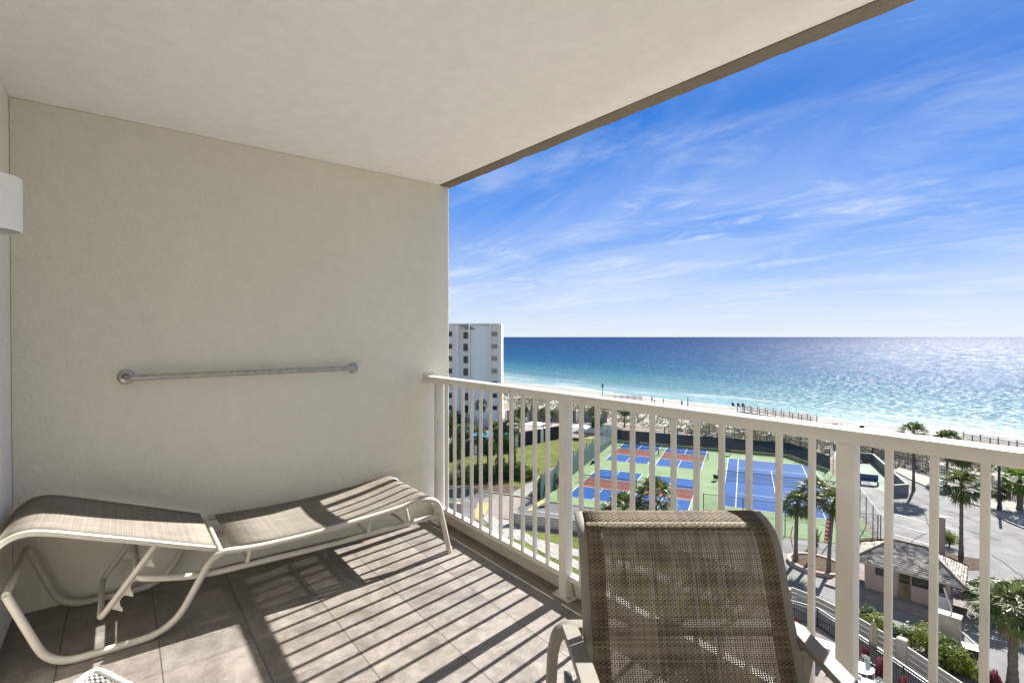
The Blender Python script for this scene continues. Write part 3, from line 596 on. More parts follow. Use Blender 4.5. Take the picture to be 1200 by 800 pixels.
# ------------------------------------------------------------------ railing
RY = 2.2686
rl = empty('balcony_railing', (0, RY, 0)); tag(rl, 'white aluminium balcony railing with square balusters', 'railing')
prof = [(-.040, -.022), (-.037, -.025), (.031, -.025), (.034, -.022), (.034, .008), (.030, .016), (.018, .021), (-.003, .0225), (-.024, .021), (-.036, .016), (-.040, .008)]
MB().sweep([(0.001, 0, 1.0475), (5.2, 0, 1.0475)], prof).build('top_rail', 'rail_cap', rl, smooth=True)
MB().box((.001, .001, .085), (5.2, .041, .114)).build('bottom_rail', 'alu_white', rl, bevel=.0025)
posts = [.150, 1.4957, 2.8027, 4.1097]
bal = None; post0 = None
for p in posts:
    if post0 is None: post0 = MB().box((-.026, -.026, .004), (.026, .026, 1.0225)).build('post', 'alu_white', rl, bevel=.003); o = post0
    else: o = post0.copy(); COL.objects.link(o)
    o.location = (p, 0, 0); o.parent = rl
    bp = MB().box((-.062, -.040, .001), (.062, .028, .007)).box((-.038, -.030, .007), (-.027, .026, .030)).box((.027, -.030, .007), (.038, .026, .030)).build('base_plate', 'alu_white', rl, bevel=.002); bp.location = (p, 0, 0)
    for s in (-1, 1): b = MB().lathe([(0, .009), (.007, .009), (.008, 0)], (s * .05, -.02, .007), 8).build('bolt', 'chrome', bp)
xs_ = []
for a in posts: xs_ += [a + .10892 * k for k in range(1, 12)]
for x in xs_:
    if x > 5.19 or x < .02: continue
    if bal is None: bal = MB().box((-.0095, -.004, .113), (.0095, .015, 1.0225)).build('baluster', 'alu_white', rl, bevel=.0015); o = bal
    else: o = bal.copy(); COL.objects.link(o)
    o.location = (x, 0, 0); o.parent = rl
wp = MB().box((0.0005, -.045, 1.008), (.010, .045, 1.085)).build('wall_bracket', 'alu_white', rl, bevel=.003)

# ------------------------------------------------------------------ grab bar
gb = empty('grab_bar', (0, 1.07, 1.145)); tag(gb, 'weathered metal grab bar fixed along the beige wall', 'grab bar')
pth = fillet([(.004, -.625, -.004), (.062, -.612, -.004), (.062, .60, .004), (.004, .615, .004)], .045, 7)
MB().tube(pth, .0165, n=16).build('bar', 'steel', gb, smooth=True)
for yy, rr in ((-.625, .041), (.615, .036)):
    mb = MB(); rot = Matrix.Translation((.0008, yy, 0)) @ Matrix.Rotation(R(90), 4, 'Y')
    mb.lathe([(rr * 1.0, 0), (rr * 1.0, .004), (rr * .86, .010), (rr * .55, .013), (.018, .014)], (0, 0, 0), 28, rot).build('flange', 'chrome', gb, smooth=True)
    MB().lathe([(rr * 1.45, 0), (rr * 1.40, .0022), (rr * .9, .0025)], (0, 0, 0), 28, Matrix.Translation((.0005, yy, 0)) @ Matrix.Rotation(R(90), 4, 'Y')).build('caulk_ring', 'wall', gb, smooth=True)
# ------------------------------------------------------------------ wall lamp
sc = empty('wall_lamp', (.57, .0, 1.782)); tag(sc, 'white half round lamp shade on the wall at the left edge', 'wall lamp')
mb = MB(); n = 24; RO = .108
prof2 = [(RO, 0), (RO, .215), (RO - .006, .215), (RO - .006, 0)]
vs = []; 
for i in range(n + 1):
    a = math.pi * i / n
    for rr, z in prof2: vs.append((rr * math.cos(a), rr * math.sin(a), z))
fs = [(i * 4 + j, i * 4 + (j + 1) % 4, (i + 1) * 4 + (j + 1) % 4, (i + 1) * 4 + j) for i in range(n) for j in range(4)]
mb.add(vs, fs).build('shade', 'sconce', sc, smooth=True)
mb = MB(); vs = [(0, 0, .03)] + [((RO - .007) * math.cos(math.pi * i / n), (RO - .007) * math.sin(math.pi * i / n), .03) for i in range(n + 1)]
mb.add(vs, [(0, i + 2, i + 1) for i in range(n)]).build('inner_shadow_sheet', 'dark', sc)  # black sheet paints the shadow inside the open lamp
MB().box((-.10, .0005, .02), (.10, .012, .20)).build('back_plate', 'sconce', sc)

# ------------------------------------------------------------------ chaise longue along the wall
def sling(path, e0, e1, sag=0.0, hem=0, uo=(0, 0), nu=8, axis=0):
    """fabric strip: path of (y,z), between two x edges, with thickness and metre UVs"""
    mb = MB(); P = [Vector((0, p[0], p[1])) for p in path]; n = len(P); ss = [0]
    for i in range(1, n): ss.append(ss[-1] + (P[i] - P[i - 1]).length)
    W = abs(e1 - e0); top = []; 
    for i, p in enumerate(P):
        t = (P[min(i + 1, n - 1)] - P[max(i - 1, 0)]).normalized(); nn = Vector((0, -t.z, t.y)); 
        if nn.z < 0: nn = -nn
        row = []
        for j in range(nu + 1):
            a = j / nu; sg = sag * 4 * a * (1 - a) * math.sin(math.pi * min(1, max(0, ss[i] / ss[-1])))
            row.append(Vector((e0 + (e1 - e0) * a, p.y, p.z)) - Vector((0, 0, sg)))
        top.append(row)
    vs = [v for row in top for v in row]; k = nu + 1
    fs = []; uvs = []
    for i in range(n - 1):
        for j in range(nu):
            fs.append((i * k + j, i * k + j + 1, (i + 1) * k + j + 1, (i + 1) * k + j)); uvs.append([(W * j / nu, ss[i]), (W * (j + 1) / nu, ss[i]), (W * (j + 1) / nu, ss[i + 1]), (W * j / nu, ss[i + 1])])
    return mb.add(vs, fs, uvs)
def solid(o, t=.0016):
    s = o.modifiers.new('thickness', 'SOLIDIFY'); s.thickness = t; s.offset = -1; return o
ch = empty('chaise_lounge', (.37, 1.0, 0)); tag(ch, 'beige sling chaise longue with cream tube frame against the wall', 'chaise longue')
chw = Matrix.Translation((-.37, -1.0, 0))
def loc(pts): return [(p[0] - .37, p[1] - 1.0, p[2]) for p in pts]
XN, XF = .655, .085
cross = lambda x, pts: [(x, y, z) for y, z in pts]
# main side frames: foot, front bend, seat rail, hinge bend, sled base, rear upright; joined across at the rear top
near = cross(XN, [(2.062, .006), (1.985, .335), (1.90, .372), (1.60, .338), (1.20, .312), (.93, .312), (.775, .335), (.60, .016), (.185, .016), (.06, .345)])
far = cross(XF, [(2.062, .006), (1.985, .335), (1.90, .372), (1.60, .338), (1.20, .312), (.93, .312), (.775, .335), (.60, .016), (.185, .016), (.06, .345)])
radii = [0, .07, .05, .1, .1, .1, .09, .12, .10, 0]
MB().tube(loc(fillet(near, radii)), .0155, n=14, up=(1, 0, 0)).build('side_frame', 'cream_tube', ch, smooth=True)
MB().tube(loc(fillet(far, radii)), .0155, n=14, up=(1, 0, 0)).build('side_frame', 'cream_tube', ch, smooth=True)
MB().tube(loc([(XN, .06, .345), (XF, .06, .345)]), .0145, n=12).build('cross_bar', 'cream_tube', ch, smooth=True)
# low stretcher: one U from foot to foot round the head end
lo = [(XN - .02, 1.995, .245), (XN - .02, 1.3, .225), (XN - .02, .70, .228), (XN - .02, .475, .285), (XF + .02, .475, .285), (XF + .02, .70, .228), (XF + .02, 1.3, .225), (XF + .02, 1.995, .245)]
MB().tube(loc(fillet(lo, [0, .15, .15, .05, .05, .15, .15, 0])), .014, n=12).build('stretcher', 'cream_tube', ch, smooth=True)
for y0, y1 in ((1.55, 1.535), (1.75, 1.77), (.93, .915)):
    zt = .325 if y0 < 1.7 else .345
    MB().tube(loc(fillet([(XN, y0, zt), (XN - .012, y1, .236), (XN - .11, y1, .250), (XF + .11, y1, .250), (XF + .012, y1, .236), (XF, y0, zt)], .03)), .0095, n=10).build('strut', 'cream_tube', ch, smooth=True)
for y in (1.925, .80):
    MB().tube(loc([(XN, y, .345 if y > 1 else .325), (XF, y, .345 if y > 1 else .325)]), .0125, n=10).build('cross_bar', 'cream_tube', ch, smooth=True)
# backrest frame, slightly raised, curled at the head
bk = [(.772, .350), (.62, .405), (.45, .468), (.30, .522), (.19, .562), (.125, .578), (.075, .570), (.035, .540), (.012, .505)]
bf = cross(XN, bk); bf2 = cross(XF, bk)
ov = [(.009, -.016), (.011, -.010), (.011, .010), (.009, .016), (-.009, .016), (-.011, .010), (-.011, -.010), (-.009, -.016)]
MB().sweep(loc(fillet(bf, .06)), ov, up=(1, 0, 0)).build('backrest_rail', 'cream_tube', ch, smooth=True)
MB().sweep(loc(fillet(bf2, .06)), ov, up=(1, 0, 0)).build('backrest_rail', 'cream_tube', ch, smooth=True)
MB().tube(loc([(XN, .765, .352), (XF, .765, .352)]), .0115, n=10).build('cross_bar', 'cream_tube', ch, smooth=True)
MB().tube(loc([(XN, .014, .507), (XF, .014, .507)]), .0115, n=10).build('cross_bar', 'cream_tube', ch, smooth=True)
o = solid(sling([(y - 1.0, z + .014) for y, z in [(p.y, p.z) for p in fillet([(0, y, z) for y, z in bk], .06)]], XN - .008 - .37, XF + .008 - .37, .012).build('backrest_sling', 'sling_light', ch, smooth=True))
st = [(.845, .332), (1.1, .322), (1.4, .329), (1.65, .351), (1.80, .371), (1.885, .382), (1.925, .374), (1.95, .345)]
o = solid(sling([(p.y - 1.0, p.z + .008) for p in fillet([(0, y, z) for y, z in st], .07)], XN - .004 - .37, XF + .004 - .37, .012).build('seat_sling', 'sling_light', ch, smooth=True))
# ratchet swing frame with toothed plates
a_n = (XN - .03, .565, .425); b_n = (XN - .055, .372, .165)
sw = [(XN - .03, .555, .43), (XN - .05, .345, .135), (XF + .06, .345, .135), (XF + .03, .555, .43)]
MB().tube(loc(fillet(sw, .035)), .0125, n=12).build('swing_frame', 'cream_tube', ch, smooth=True)
for x0 in (XN - .044, XF + .044):
    A = Vector((x0, .530, .395)); B = Vector((x0, .375, .177)); d = (B - A); L = d.length; d.normalize(); nrm = Vector((0, d.z * -1, d.y)); nrm = nrm if nrm.y > 0 else -nrm
    prof_ = []; k = 4; seg = L / k
    pts = [(0, 0)]
    for i in range(k):
        for t, h in ((.05, .018), (.25, .014), (.5, .018), (.70, .032), (.82, .047), (.97, .052)): pts.append(((i + t) * seg, h))
    pts += [(L, 0)]
    v0 = [A + d * a + nrm * (b + .004) for a, b in pts]; m_ = len(pts)
    vs = [tuple(v - Vector((.37 + .0025, 1.0, 0))) for v in v0] + [tuple(v - Vector((.37 - .0025, 1.0, 0))) for v in v0]
    base_ = [A + d * a - nrm * .002 for a, b in pts]
    allv = [tuple(v - Vector((.37 + .0025, 1, 0))) for v in v0] + [tuple(v - Vector((.37 + .0025, 1, 0))) for v in base_] + [tuple(v - Vector((.37 - .0025, 1, 0))) for v in v0] + [tuple(v - Vector((.37 - .0025, 1, 0))) for v in base_]
    fs = []
    for i in range(m_ - 1):
        fs += [(i, i + 1, m_ + i + 1, m_ + i), (2 * m_ + i + 1, 2 * m_ + i, 3 * m_ + i, 3 * m_ + i + 1), (i + 1, i, 2 * m_ + i, 2 * m_ + i + 1)]
    MB().add(allv, fs).build('ratchet_plate', 'cream_tube', ch)
for x in (XN, XF):
    for y in (2.062,):
        MB().cone((x - .37, y - 1.0), .0175, .0165, .0005, .020, 14).build('foot_cap', 'cream_tube', ch)
for y, z in ((.60, .412), (.30, .522), (.79, .345)):
    MB().lathe([(0, .006), (.005, .005), (.006, 0)], (0, 0, 0), 10, Matrix.Translation((XN - .37 + .011, y - 1.0, z - .004)) @ Matrix.Rotation(R(90), 4, 'Y')).build('rivet', 'white_plastic', ch)

# ------------------------------------------------------------------ sling armchair (faces the camera, back to the railing)
FW = Vector((-math.sin(YAW), math.cos(YAW), 0)); RT = Vector((math.cos(YAW), math.sin(YAW), 0))
ar_o = Vector((CAM.x, CAM.y, 0)) + FW * 1.15 + RT * .487
ac = empty('sling_armchair', ar_o, YAW); tag(ac, 'brown woven sling armchair with tan frame, back to the railing', 'armchair')
# local: x = lateral (right in the photograph), y = away from the camera
def A3(lat, D, z): return (lat - .487, D - 1.15, z)
back = [(1.592, .806), (1.560, .802), (1.530, .795), (1.503, .781), (1.482, .758), (1.467, .735), (1.455, .71), (1.425, .63), (1.385, .53), (1.348, .44), (1.32, .405), (1.25, .392), (1.10, .402), (.93, .418), (.86, .415), (.835, .39)]
xl, xr = .209, .763
for x in (xl, xr):
    pp = fillet([A3(x, D, z) for D, z in back], .02, 3)
    MB().sweep(pp, [(.006, -.014), (.009, -.009), (.009, .009), (.006, .014), (-.006, .014), (-.009, .009), (-.009, -.009), (-.006, -.014)], up=(1, 0, 0)).build('side_rail', 'bronze_tube', ac, smooth=True)
def sling2(path, e0, e1, off, dished=.0):
    pts = fillet([(0, D - 1.15, z) for D, z in path], .02, 3); out = []
    for i, p in enumerate(pts):
        t = (pts[min(i + 1, len(pts) - 1)] - pts[max(i - 1, 0)]).normalized(); nn = Vector((0, t.z, -t.y))
        out.append((p.y - nn.y * off * -1, p.z + nn.z * off))
    return sling(out, e0 - .487, e1 - .487, 0, nu=10)
s1 = sling2(back[2:], xl + .011, xr - .011, .010); o = solid(s1.build('seat_and_back_sling', 'sling_dark', ac, smooth=True), .0015)
s2 = sling2(back[0:4], xl + .011, xr - .011, .0112); o = solid(s2.build('top_hem', 'sling_hem', ac, smooth=True), .0006)
for a, b in ((xl + .011, xl + .055), (xr - .055, xr - .011)):
    s3 = sling2(back[2:12], a, b, .0112); solid(s3.build('side_hem', 'sling_side', ac, smooth=True), .0006)
# inverted U rear frame with cross bar
uf = [A3(.112, 1.60, .008), A3(.118, 1.475, .45), A3(.135, 1.462, .522), A3(.22, 1.455, .527), A3(.75, 1.455, .527), A3(.835, 1.462, .522), A3(.853, 1.475, .45), A3(.858, 1.60, .008)]
MB().sweep(fillet(uf, [0, .05, .04, .04, .04, .04, .05, 0], 7), [(.013, -.02), (.015, -.012), (.015, .012), (.013, .02), (-.013, .02), (-.015, .012), (-.015, -.012), (-.013, -.02)], up=(0, 1, 0)).build('rear_leg_frame', 'bronze_tube', ac, smooth=True)
for s_, x0, x1 in ((0, .163, .190), (1, .808, .782)):
    arm = [A3(x0, 1.452, .528), A3(x0 + (x1 - x0) * .5, 1.30, .538), A3(x1, 1.05, .548), A3(x1, .88, .545), A3(x1, .80, .50), A3(x1, .79, .20), A3(x1, .80, .006)]
    MB().sweep(fillet(arm, [0, .1, .1, .07, .07, .05, 0], 6), [(-.023, -.007), (-.021, -.010), (.021, -.010), (.023, -.007), (.023, .007), (.0205, .0105), (-.0205, .0105), (-.023, .007)], up=(0, 0, 1)).build('arm_and_front_leg', 'bronze_tube', ac, smooth=True)
    MB().bar(A3(x1, .80, .33), A3(x0, 1.50, .36), .02, .03).build('side_stretcher', 'bronze_tube', ac)
    MB().tube([A3(x0 + (.0 if s_ else 0), 1.40, .50), A3((xl if s_ == 0 else xr), 1.375, .50)], .008, n=8).build('arm_bolt', 'bronze_tube', ac)
MB().tube([A3(.20, .90, .395), A3(.77, .90, .395)], .012, n=8).build('cross_bar', 'bronze_tube', ac)

# ------------------------------------------------------------------ footstool, bottom left corner
fr = empty('footstool', (1.49, .355, 0), R(27)); tag(fr, 'corner of a low white framed stool with black and white woven top', 'footstool')
W_, D_ = .52, .36
pl_ = fillet([(0, 0, 0), (W_, 0, 0), (W_, -D_, 0), (0, -D_, 0)], 0)
def rrect(w_, d_, r_, z, n=5, k=.55):
    out = []
    for cx_, cy_, a0 in ((w_ - r_, -r_, 0), (r_, -r_, 90), (r_, -d_ + r_, 180), (w_ - r_, -d_ + r_, 270)):
        for i in range(n + 1): a = R(a0 + 90 * i / n); x_, y_ = cx_ + r_ * math.cos(a), cy_ + r_ * math.sin(a); out.append((x_ + (-y_) * k * (1 - 2 * x_ / w_), y_, z))
    return out
MB().tube(rrect(W_, D_, .035, .372), .011, n=10, closed=True).build('frame', 'alu_white', fr, smooth=True)
o = MB().add([(.016, -.010, .376), (W_ - .016, -.010, .376), (W_ - .012 - .19, -D_ + .012, .376), (.012 + .19, -D_ + .012, .376)], [(3, 2, 1, 0)], [[(0, 0), (W_, 0), (W_, D_), (0, D_)][::-1]]).build('sling', 'sling_white', fr); solid(o, .002)
for x, y in ((.05, -.02), (W_ - .05, -.02), (W_ - .22, -D_ + .01), (.22, -D_ + .01)):
    l_ = MB().tube([(x, y, .37), (x + (-.02 if x < .1 else .02), y, .012)], .011, n=10).build('leg', 'white_plastic', fr, smooth=True)
    MB().cone((x + (-.02 if x < .1 else .02), y), .014, .013, .0005, .018, 12).build('foot_cap', 'rubber', l_)

# ================================================================== OBJECTS IN THE GROUNDS
def ell(mb, c, r, n=8):
    prof = [(max(.001, r[0] * math.sin(math.pi * i / n)), -r[2] * math.cos(math.pi * i / n)) for i in range(n + 1)]
    return mb.lathe(prof, c, 10)
# ------------------------------------------------------------------ palms
def frond_mesh(mb, base, az, el, L, rn, blades=15, droop=.5):
    d = Vector((math.cos(az) * math.cos(el), math.sin(az) * math.cos(el), math.sin(el)))
    pet = L * .48; h = base + d * pet - Vector((0, 0, .06 * L))
    side = Vector((-math.sin(az), math.cos(az), 0)); up = d.cross(side) * -1
    w_ = .012 + .01 * L
    mb.add([base - side * w_, base + side * w_, h + side * w_ * .6, h - side * w_ * .6], [(0, 1, 2, 3)])
    for i in range(blades):
        a = R(-82 + 164 * i / (blades - 1)) + rn.uniform(-.06, .06)
        bd = (d * math.cos(a) + side * math.sin(a)).normalized()
        bl = L * .62 * (1 - .32 * abs(math.sin(a)) ** 2) * rn.uniform(.85, 1.1)
        cs = side * math.cos(a) - d * math.sin(a); tw = rn.uniform(-.5, .5); cs = (cs * math.cos(tw) + up * math.sin(tw)).normalized()
        w0 = .062 * L; m1 = h + bd * bl * .5 - Vector((0, 0, bl * .08)); m2 = h + bd * bl * .96 - Vector((0, 0, bl * droop * rn.uniform(.5, 1.2)))
        mb.add([h, m1 - cs * w0 * .5, m1 + cs * w0 * .5, m2], [(0, 1, 2), (1, 3, 2)])
def crown_mb(seed, n=34, droop=.5):
    rn = random.Random(seed); mb = MB()
    for i in range(n):
        t = (i + .5) / n; el = R(78 - 118 * t + rn.uniform(-8, 8)); az = i * 2.39996 + rn.uniform(-.2, .2)
        frond_mesh(mb, Vector((0, 0, 0)), az, el, rn.uniform(.92, 1.12), rn, droop=droop * rn.uniform(.7, 1.2))
    return mb
CROWN = {}
for k, (mt, dr_) in enumerate((('frond', .45), ('frond', .6), ('frond', .5), ('frond_bright', .35))):
    o = crown_mb(20 + k, 44, dr_).build('crown', mt); CROWN[k] = o.data; bpy.data.objects.remove(o)
o = crown_mb(55, 14, .9); 
def dry_mb(seed):
    rn = random.Random(seed); mb = MB()
    for i in range(9): frond_mesh(mb, Vector((0, 0, -.08)), i * .72 + rn.uniform(-.2, .2), R(-58 + rn.uniform(-12, 14)), .72, rn, 9, .5)
    return mb
o = dry_mb(3).build('dead_fronds', 'frond_dry'); DRY = o.data; bpy.data.objects.remove(o)
def palm(x, y, H, Rr, label, k=0, group=None, lean=(0, 0), tr=.16, seed=0, name='palm_tree', dry=True, z=GZ):
    rn = random.Random(seed + int(x * 10)); r = empty(name, (x, y, z)); tag(r, label, 'palm tree', group)
    th = H - Rr * .72; pts = []; n = 9
    mb = MB(); vs = []; sg = 14
    rings = 22
    for i in range(rings + 1):
        t = i / rings; c = Vector((lean[0] * t * t, lean[1] * t * t, th * t)); rad = tr * (1.25 - .35 * min(1, t * 4)) * (1 - .18 * t)
        if t > .86: rad *= 1 + 1.0 * (t - .86) / .14 * .55
        rad *= 1 + .05 * ((i % 2) * 2 - 1)
        for j in range(sg): a = 2 * math.pi * j / sg; rr = rad * (1 + rn.uniform(-.05, .05)); vs.append((c.x + rr * math.cos(a), c.y + rr * math.sin(a), c.z))
    fs = [(i * sg + j, i * sg + (j + 1) % sg, (i + 1) * sg + (j + 1) % sg, (i + 1) * sg + j) for i in range(rings) for j in range(sg)] + [tuple(range(rings * sg, rings * sg + sg))]
    mb.add(vs, fs).build('trunk', 'trunk', r)
    c = bpy.data.objects.new('crown', CROWN[k]); COL.objects.link(c); c.parent = r; c.location = (lean[0], lean[1], th + Rr * .05); c.scale = (Rr * 1.1 * rn.uniform(.94, 1.06), Rr * 1.1, Rr * rn.uniform(.9, 1.1)); c.rotation_euler = (0, 0, rn.uniform(0, 6.28))
    if dry:
        c = bpy.data.objects.new('dead_fronds', DRY); COL.objects.link(c); c.parent = r; c.location = (lean[0], lean[1], th); c.scale = (Rr * 1.05,) * 3; c.rotation_euler = (0, 0, rn.uniform(0, 6.28))
    return r
palm(-15.5, 74.7, 8.1, 1.85, 'tall palm at the bend of the kerb, crown rising above the railing', 0, seed=1)
palm(-14.4, 84.0, 6.2, 1.9, 'palm by the dune fence just right of the tall kerbside palm', 1, seed=2)
palm(-12.6, 82.0, 4.6, 1.5, 'short palm by the dune fence behind the car park palm', 2, seed=22)
palm(-7.4, 55.6, 7.1, 1.75, 'palm standing at the corner of the mulch island in the car park', 0, seed=3)
palm(-6.6, 75.4, 4.5, 2.0, 'bright green fan palm on the right beyond the car park', 3, seed=4, tr=.26)
palm(-8.0, 74.4, 2.2, .95, 'very short stout palm left of the bright fan palm', 1, seed=5, tr=.2)
palm(-1.65, 36.9, 5.4, 1.75, 'thick palm beside the lane at the right edge', 0, seed=6, tr=.24)
palm(-15.2, 43.5, 5.7, 1.35, 'left front palm of the round planter', 1, 'palms in the round planter', seed=7, tr=.17, lean=(.05, .1))
palm(-12.75, 43.4, 6.5, 1.35, 'right palm of the round planter with a wide red wrap', 0, 'palms in the round planter', seed=8, tr=.15, lean=(.25, .4))
palm(-14.6, 45.4, 6.6, 1.35, 'rear palm of the round planter', 2, 'palms in the round planter', seed=9, tr=.16)
palm(-19.2, 30.6, 7.95, 1.85, 'palm on the near lawn in front of the near right pickleball court', 0, seed=10)
palm(-20.6, 28.9, 6.9, 1.7, 'lower palm on the near lawn just left of its taller neighbour', 2, seed=11)
palm(-51.4, 36.9, 6.6, 1.5, 'leftmost palm in the bed beside the lawn', 0, 'palms in the bed beside the lawn', seed=12, tr=.14)
palm(-49.8, 38.9, 7.5, 1.35, 'middle palm in the bed beside the lawn', 1, 'palms in the bed beside the lawn', seed=13, tr=.14, lean=(.2, .2))
palm(-48.2, 40.6, 7.9, 1.55, 'right palm in the bed beside the lawn with a leaning trunk', 2, 'palms in the bed beside the lawn', seed=14, tr=.19, lean=(-.5, -.2))
palm(-53.4, 36.0, 6.9, 1.5, 'second palm from the left in the bed beside the lawn', 3 - 1, 'palms in the bed beside the lawn', seed=15, tr=.13)
palm(-72.5, 66.5, 4.2, 1.4, 'small palm by the far pool wall left of the railing post', 0, 'small palms behind the far wall', seed=16)
palm(-66.5, 74.5, 4.6, 1.5, 'small palm behind the far cabana just right of the railing post', 1, 'small palms behind the far wall', seed=17)
palm(-64.4, 81.0, 4.6, 1.5, 'small palm before the dunes left of the court corner', 2, 'small palms behind the far wall', seed=18)
palm(-78, 55.5, 6.2, 1.6, 'palm beside the far pool under the apartment block', 0, seed=19)
palm(-3.9, 44.6, 2.6, 1.35, 'low palmetto clump at the lane edge left of the thick palm', 1, seed=20, tr=.14)
palm(-2.2, 45.5, 2.9, 1.4, 'low palmetto clump behind the thick palm at the right edge', 2, seed=21, tr=.14)

# ------------------------------------------------------------------ shrubs
def leaf_cloud(seed, n, leaf, rx, ry, rz, lobes=6, long=1.6):
    rn = random.Random(seed); mb = MB(); L = [(Vector((rn.uniform(-.55, .55) * rx, rn.uniform(-.55, .55) * ry, rn.uniform(.25, .75) * rz)), rn.uniform(.38, .62)) for _ in range(lobes)]
    for _ in range(n):
        c, s = rn.choice(L); d = Vector((rn.gauss(0, 1), rn.gauss(0, 1), rn.gauss(0, 1))).normalized() * (rn.random() ** .35)
        p = c + Vector((d.x * rx * s, d.y * ry * s, d.z * rz * s)); p.z = max(.02, p.z)
        q = (d + Vector((rn.uniform(-.8, .8), rn.uniform(-.8, .8), rn.uniform(-.2, .9)))).normalized(); t = q.cross(Vector((rn.uniform(-1, 1), rn.uniform(-1, 1), rn.uniform(-1, 1)))).normalized(); l = leaf * rn.uniform(.6, 1.3)
        b = q.cross(t)
        mb.add([p - t * l * .5, p + b * l * long * .5 - t * 0, p + t * l * .5, p - b * l * long * .5], [(0, 1, 2, 3)])
    return mb
SH = {}
for k, (n, leaf, mt) in enumerate(((1700, .085, 'bush'), (1700, .09, 'bush'), (1900, .075, 'bush_lime'), (1300, .09, 'bush_grey'), (260, .26, 'ti'))):
    o = leaf_cloud(70 + k, n, leaf, 1, 1, 1, long=1.6 if k < 4 else 2.4).build('foliage', mt); SH[k] = o.data; bpy.data.objects.remove(o)
def stems(h, m='bark', n=4, seed=1, r=.03):
    rn = random.Random(seed); mb = MB()
    for i in range(n): a = rn.uniform(0, 6.28); mb.tube([(0.05 * math.cos(a), .05 * math.sin(a), 0), (.25 * h * math.cos(a), .25 * h * math.sin(a), h * .6)], r, n=6)
    return mb
def shrub(x, y, rx, ry, rz, k, label, group=None, cat='shrub', name='shrub', z=GZ, trunk=0):
    r = empty(name, (x, y, z)); tag(r, label, cat, group)
    c = bpy.data.objects.new('foliage', SH[k]); COL.objects.link(c); c.parent = r; c.scale = (rx, ry, rz); c.location = (0, 0, trunk); c.rotation_euler = (0, 0, (x * 7 + y * 3) % 6.28)
    (stems(rz * 1.2) if not trunk else MB().tube([(0, 0, 0), (.1, 0, trunk * .6), (0, .05, trunk + rz * .5)], .09, n=8)).build('stem' if not trunk else 'trunk', 'bark', r)
    return r
bedn = 'shrubs in the bed between the lawn and the road'
for i, (u, v, a, h, k) in enumerate(((532, 562, 1.5, 1.3, 3), (545, 560, 1.3, 1.9, 0), (556, 562, 1.3, 1.6, 0), (567, 563, 1.2, 1.8, 1), (578, 561, 1.3, 2.0, 0), (592, 562, 1.5, 3.0, 0), (603, 560, 1.3, 2.1, 1), (614, 558, 1.4, 1.6, 2), (622, 560, 1.3, 1.5, 2))):
    x, y = G(u, v); shrub(x, y, a, a, h, k, ['grey green shrub at the left end of the lawn bed', 'green shrub, second from the left in the lawn bed', 'green shrub, third from the left in the lawn bed', 'dark shrub, fourth from the left in the lawn bed', 'dark shrub in the middle of the lawn bed', 'tall dense dark shrub in the lawn bed', 'dark shrub just right of the tallest one in the lawn bed', 'yellow green shrub, second from the right end of the lawn bed', 'yellow green shrub at the right end of the lawn bed'][i], bedn)
for i in range(9):
    x, y = T(-19.1, -4.6 + i * 1.25 if i < 3 else -4.6 + i * 2.6); shrub(x, y, .75, 1.35, 1.9 - .3 * (i < 1), 0 if i % 2 else 1, 'hedge shrub number %s along the left court fence, counted from the road' % ['one', 'two', 'three', 'four', 'five', 'six', 'seven', 'eight', 'nine'][i], 'hedge along the left court fence')
for i, (x, y, h, s) in enumerate(((-88.0, 58.5, 3.0, 1.8), (-80.5, 66.8, 3.2, 1.8), (-61.0, 48.0, 1.4, 1.3), (-77.5, 50.5, 3.4, 2.0), (-73.0, 45.5, 3.0, 1.8), (-82.5, 72.0, 2.2, 1.6))):
    shrub(x, y, s, s, h, 0 if i % 2 else 1, ['dark leafy tree at the foot of the apartment block', 'leafy tree at the far corner of the far pool', 'low bush in front of the grey panel wall', 'dense tree left of the far pool', 'leafy tree left of the far pool near the panel wall', 'bush beside the far terrace wall'][i], 'trees round the far pool', 'tree', 'leafy_tree', trunk=1.4 if h > 2 else 0)
hb = 'clipped hedge behind the slatted wall'
for i, (u, v, rx, ry, h, k) in enumerate(((1010, 720, 1.3, .9, 1.1, 0), (1032, 730, 1.2, .9, 1.1, 2), (1060, 742, 1.3, 1.0, 1.25, 0), (1085, 750, 1.2, 1.0, 1.3, 2), (1108, 768, 1.2, 1.0, 1.45, 1), (1125, 775, 1.0, 1.0, 1.35, 2))):
    x, y = G(u, v, -16.1); shrub(x, y, rx, ry, h, k, ['dark green hedge plant at the left end behind the slatted wall', 'lime green hedge plant, second from the left behind the slatted wall', 'green hedge plant right of the middle railing baluster', 'lime green hedge plant left of the pink gate pillar', 'dark green hedge plant in front of the pink gate pillar', 'yellow green hedge plant right of the pink gate pillar'][i], hb, 'hedge')
for i, (u, v) in enumerate(((1013, 770), (1032, 785), (1058, 808), (933, 735), (1165, 800))):
    x, y = G(u, v, -16.2); shrub(x, y, .36, .36, .95, 4, ['dark red leafed plant left of the closed umbrella', 'dark red leafed plant right of the closed umbrella', 'dark red leafed plant below the slatted wall pillar', 'dark red leafed plant beside the far end of the pool fence', 'red and yellow bedding plant beside the thick palm'][i], 'red leafed plants', 'plant', 'ti_plant')
x, y = G(1150, 815, -16.2); shrub(x, y, .7, .6, .9, 2, 'large leafed lime green plant beside the lane', None, 'plant', 'leafy_plant')
x, y = G(1112, 640); shrub(x, y, .9, .7, 1.2, 2, 'bright shrub behind the gatehouse roof')
x, y = G(955, 640); shrub(x, y, .35, .35, 1.9, 0, 'narrow dark shrub in the round planter')
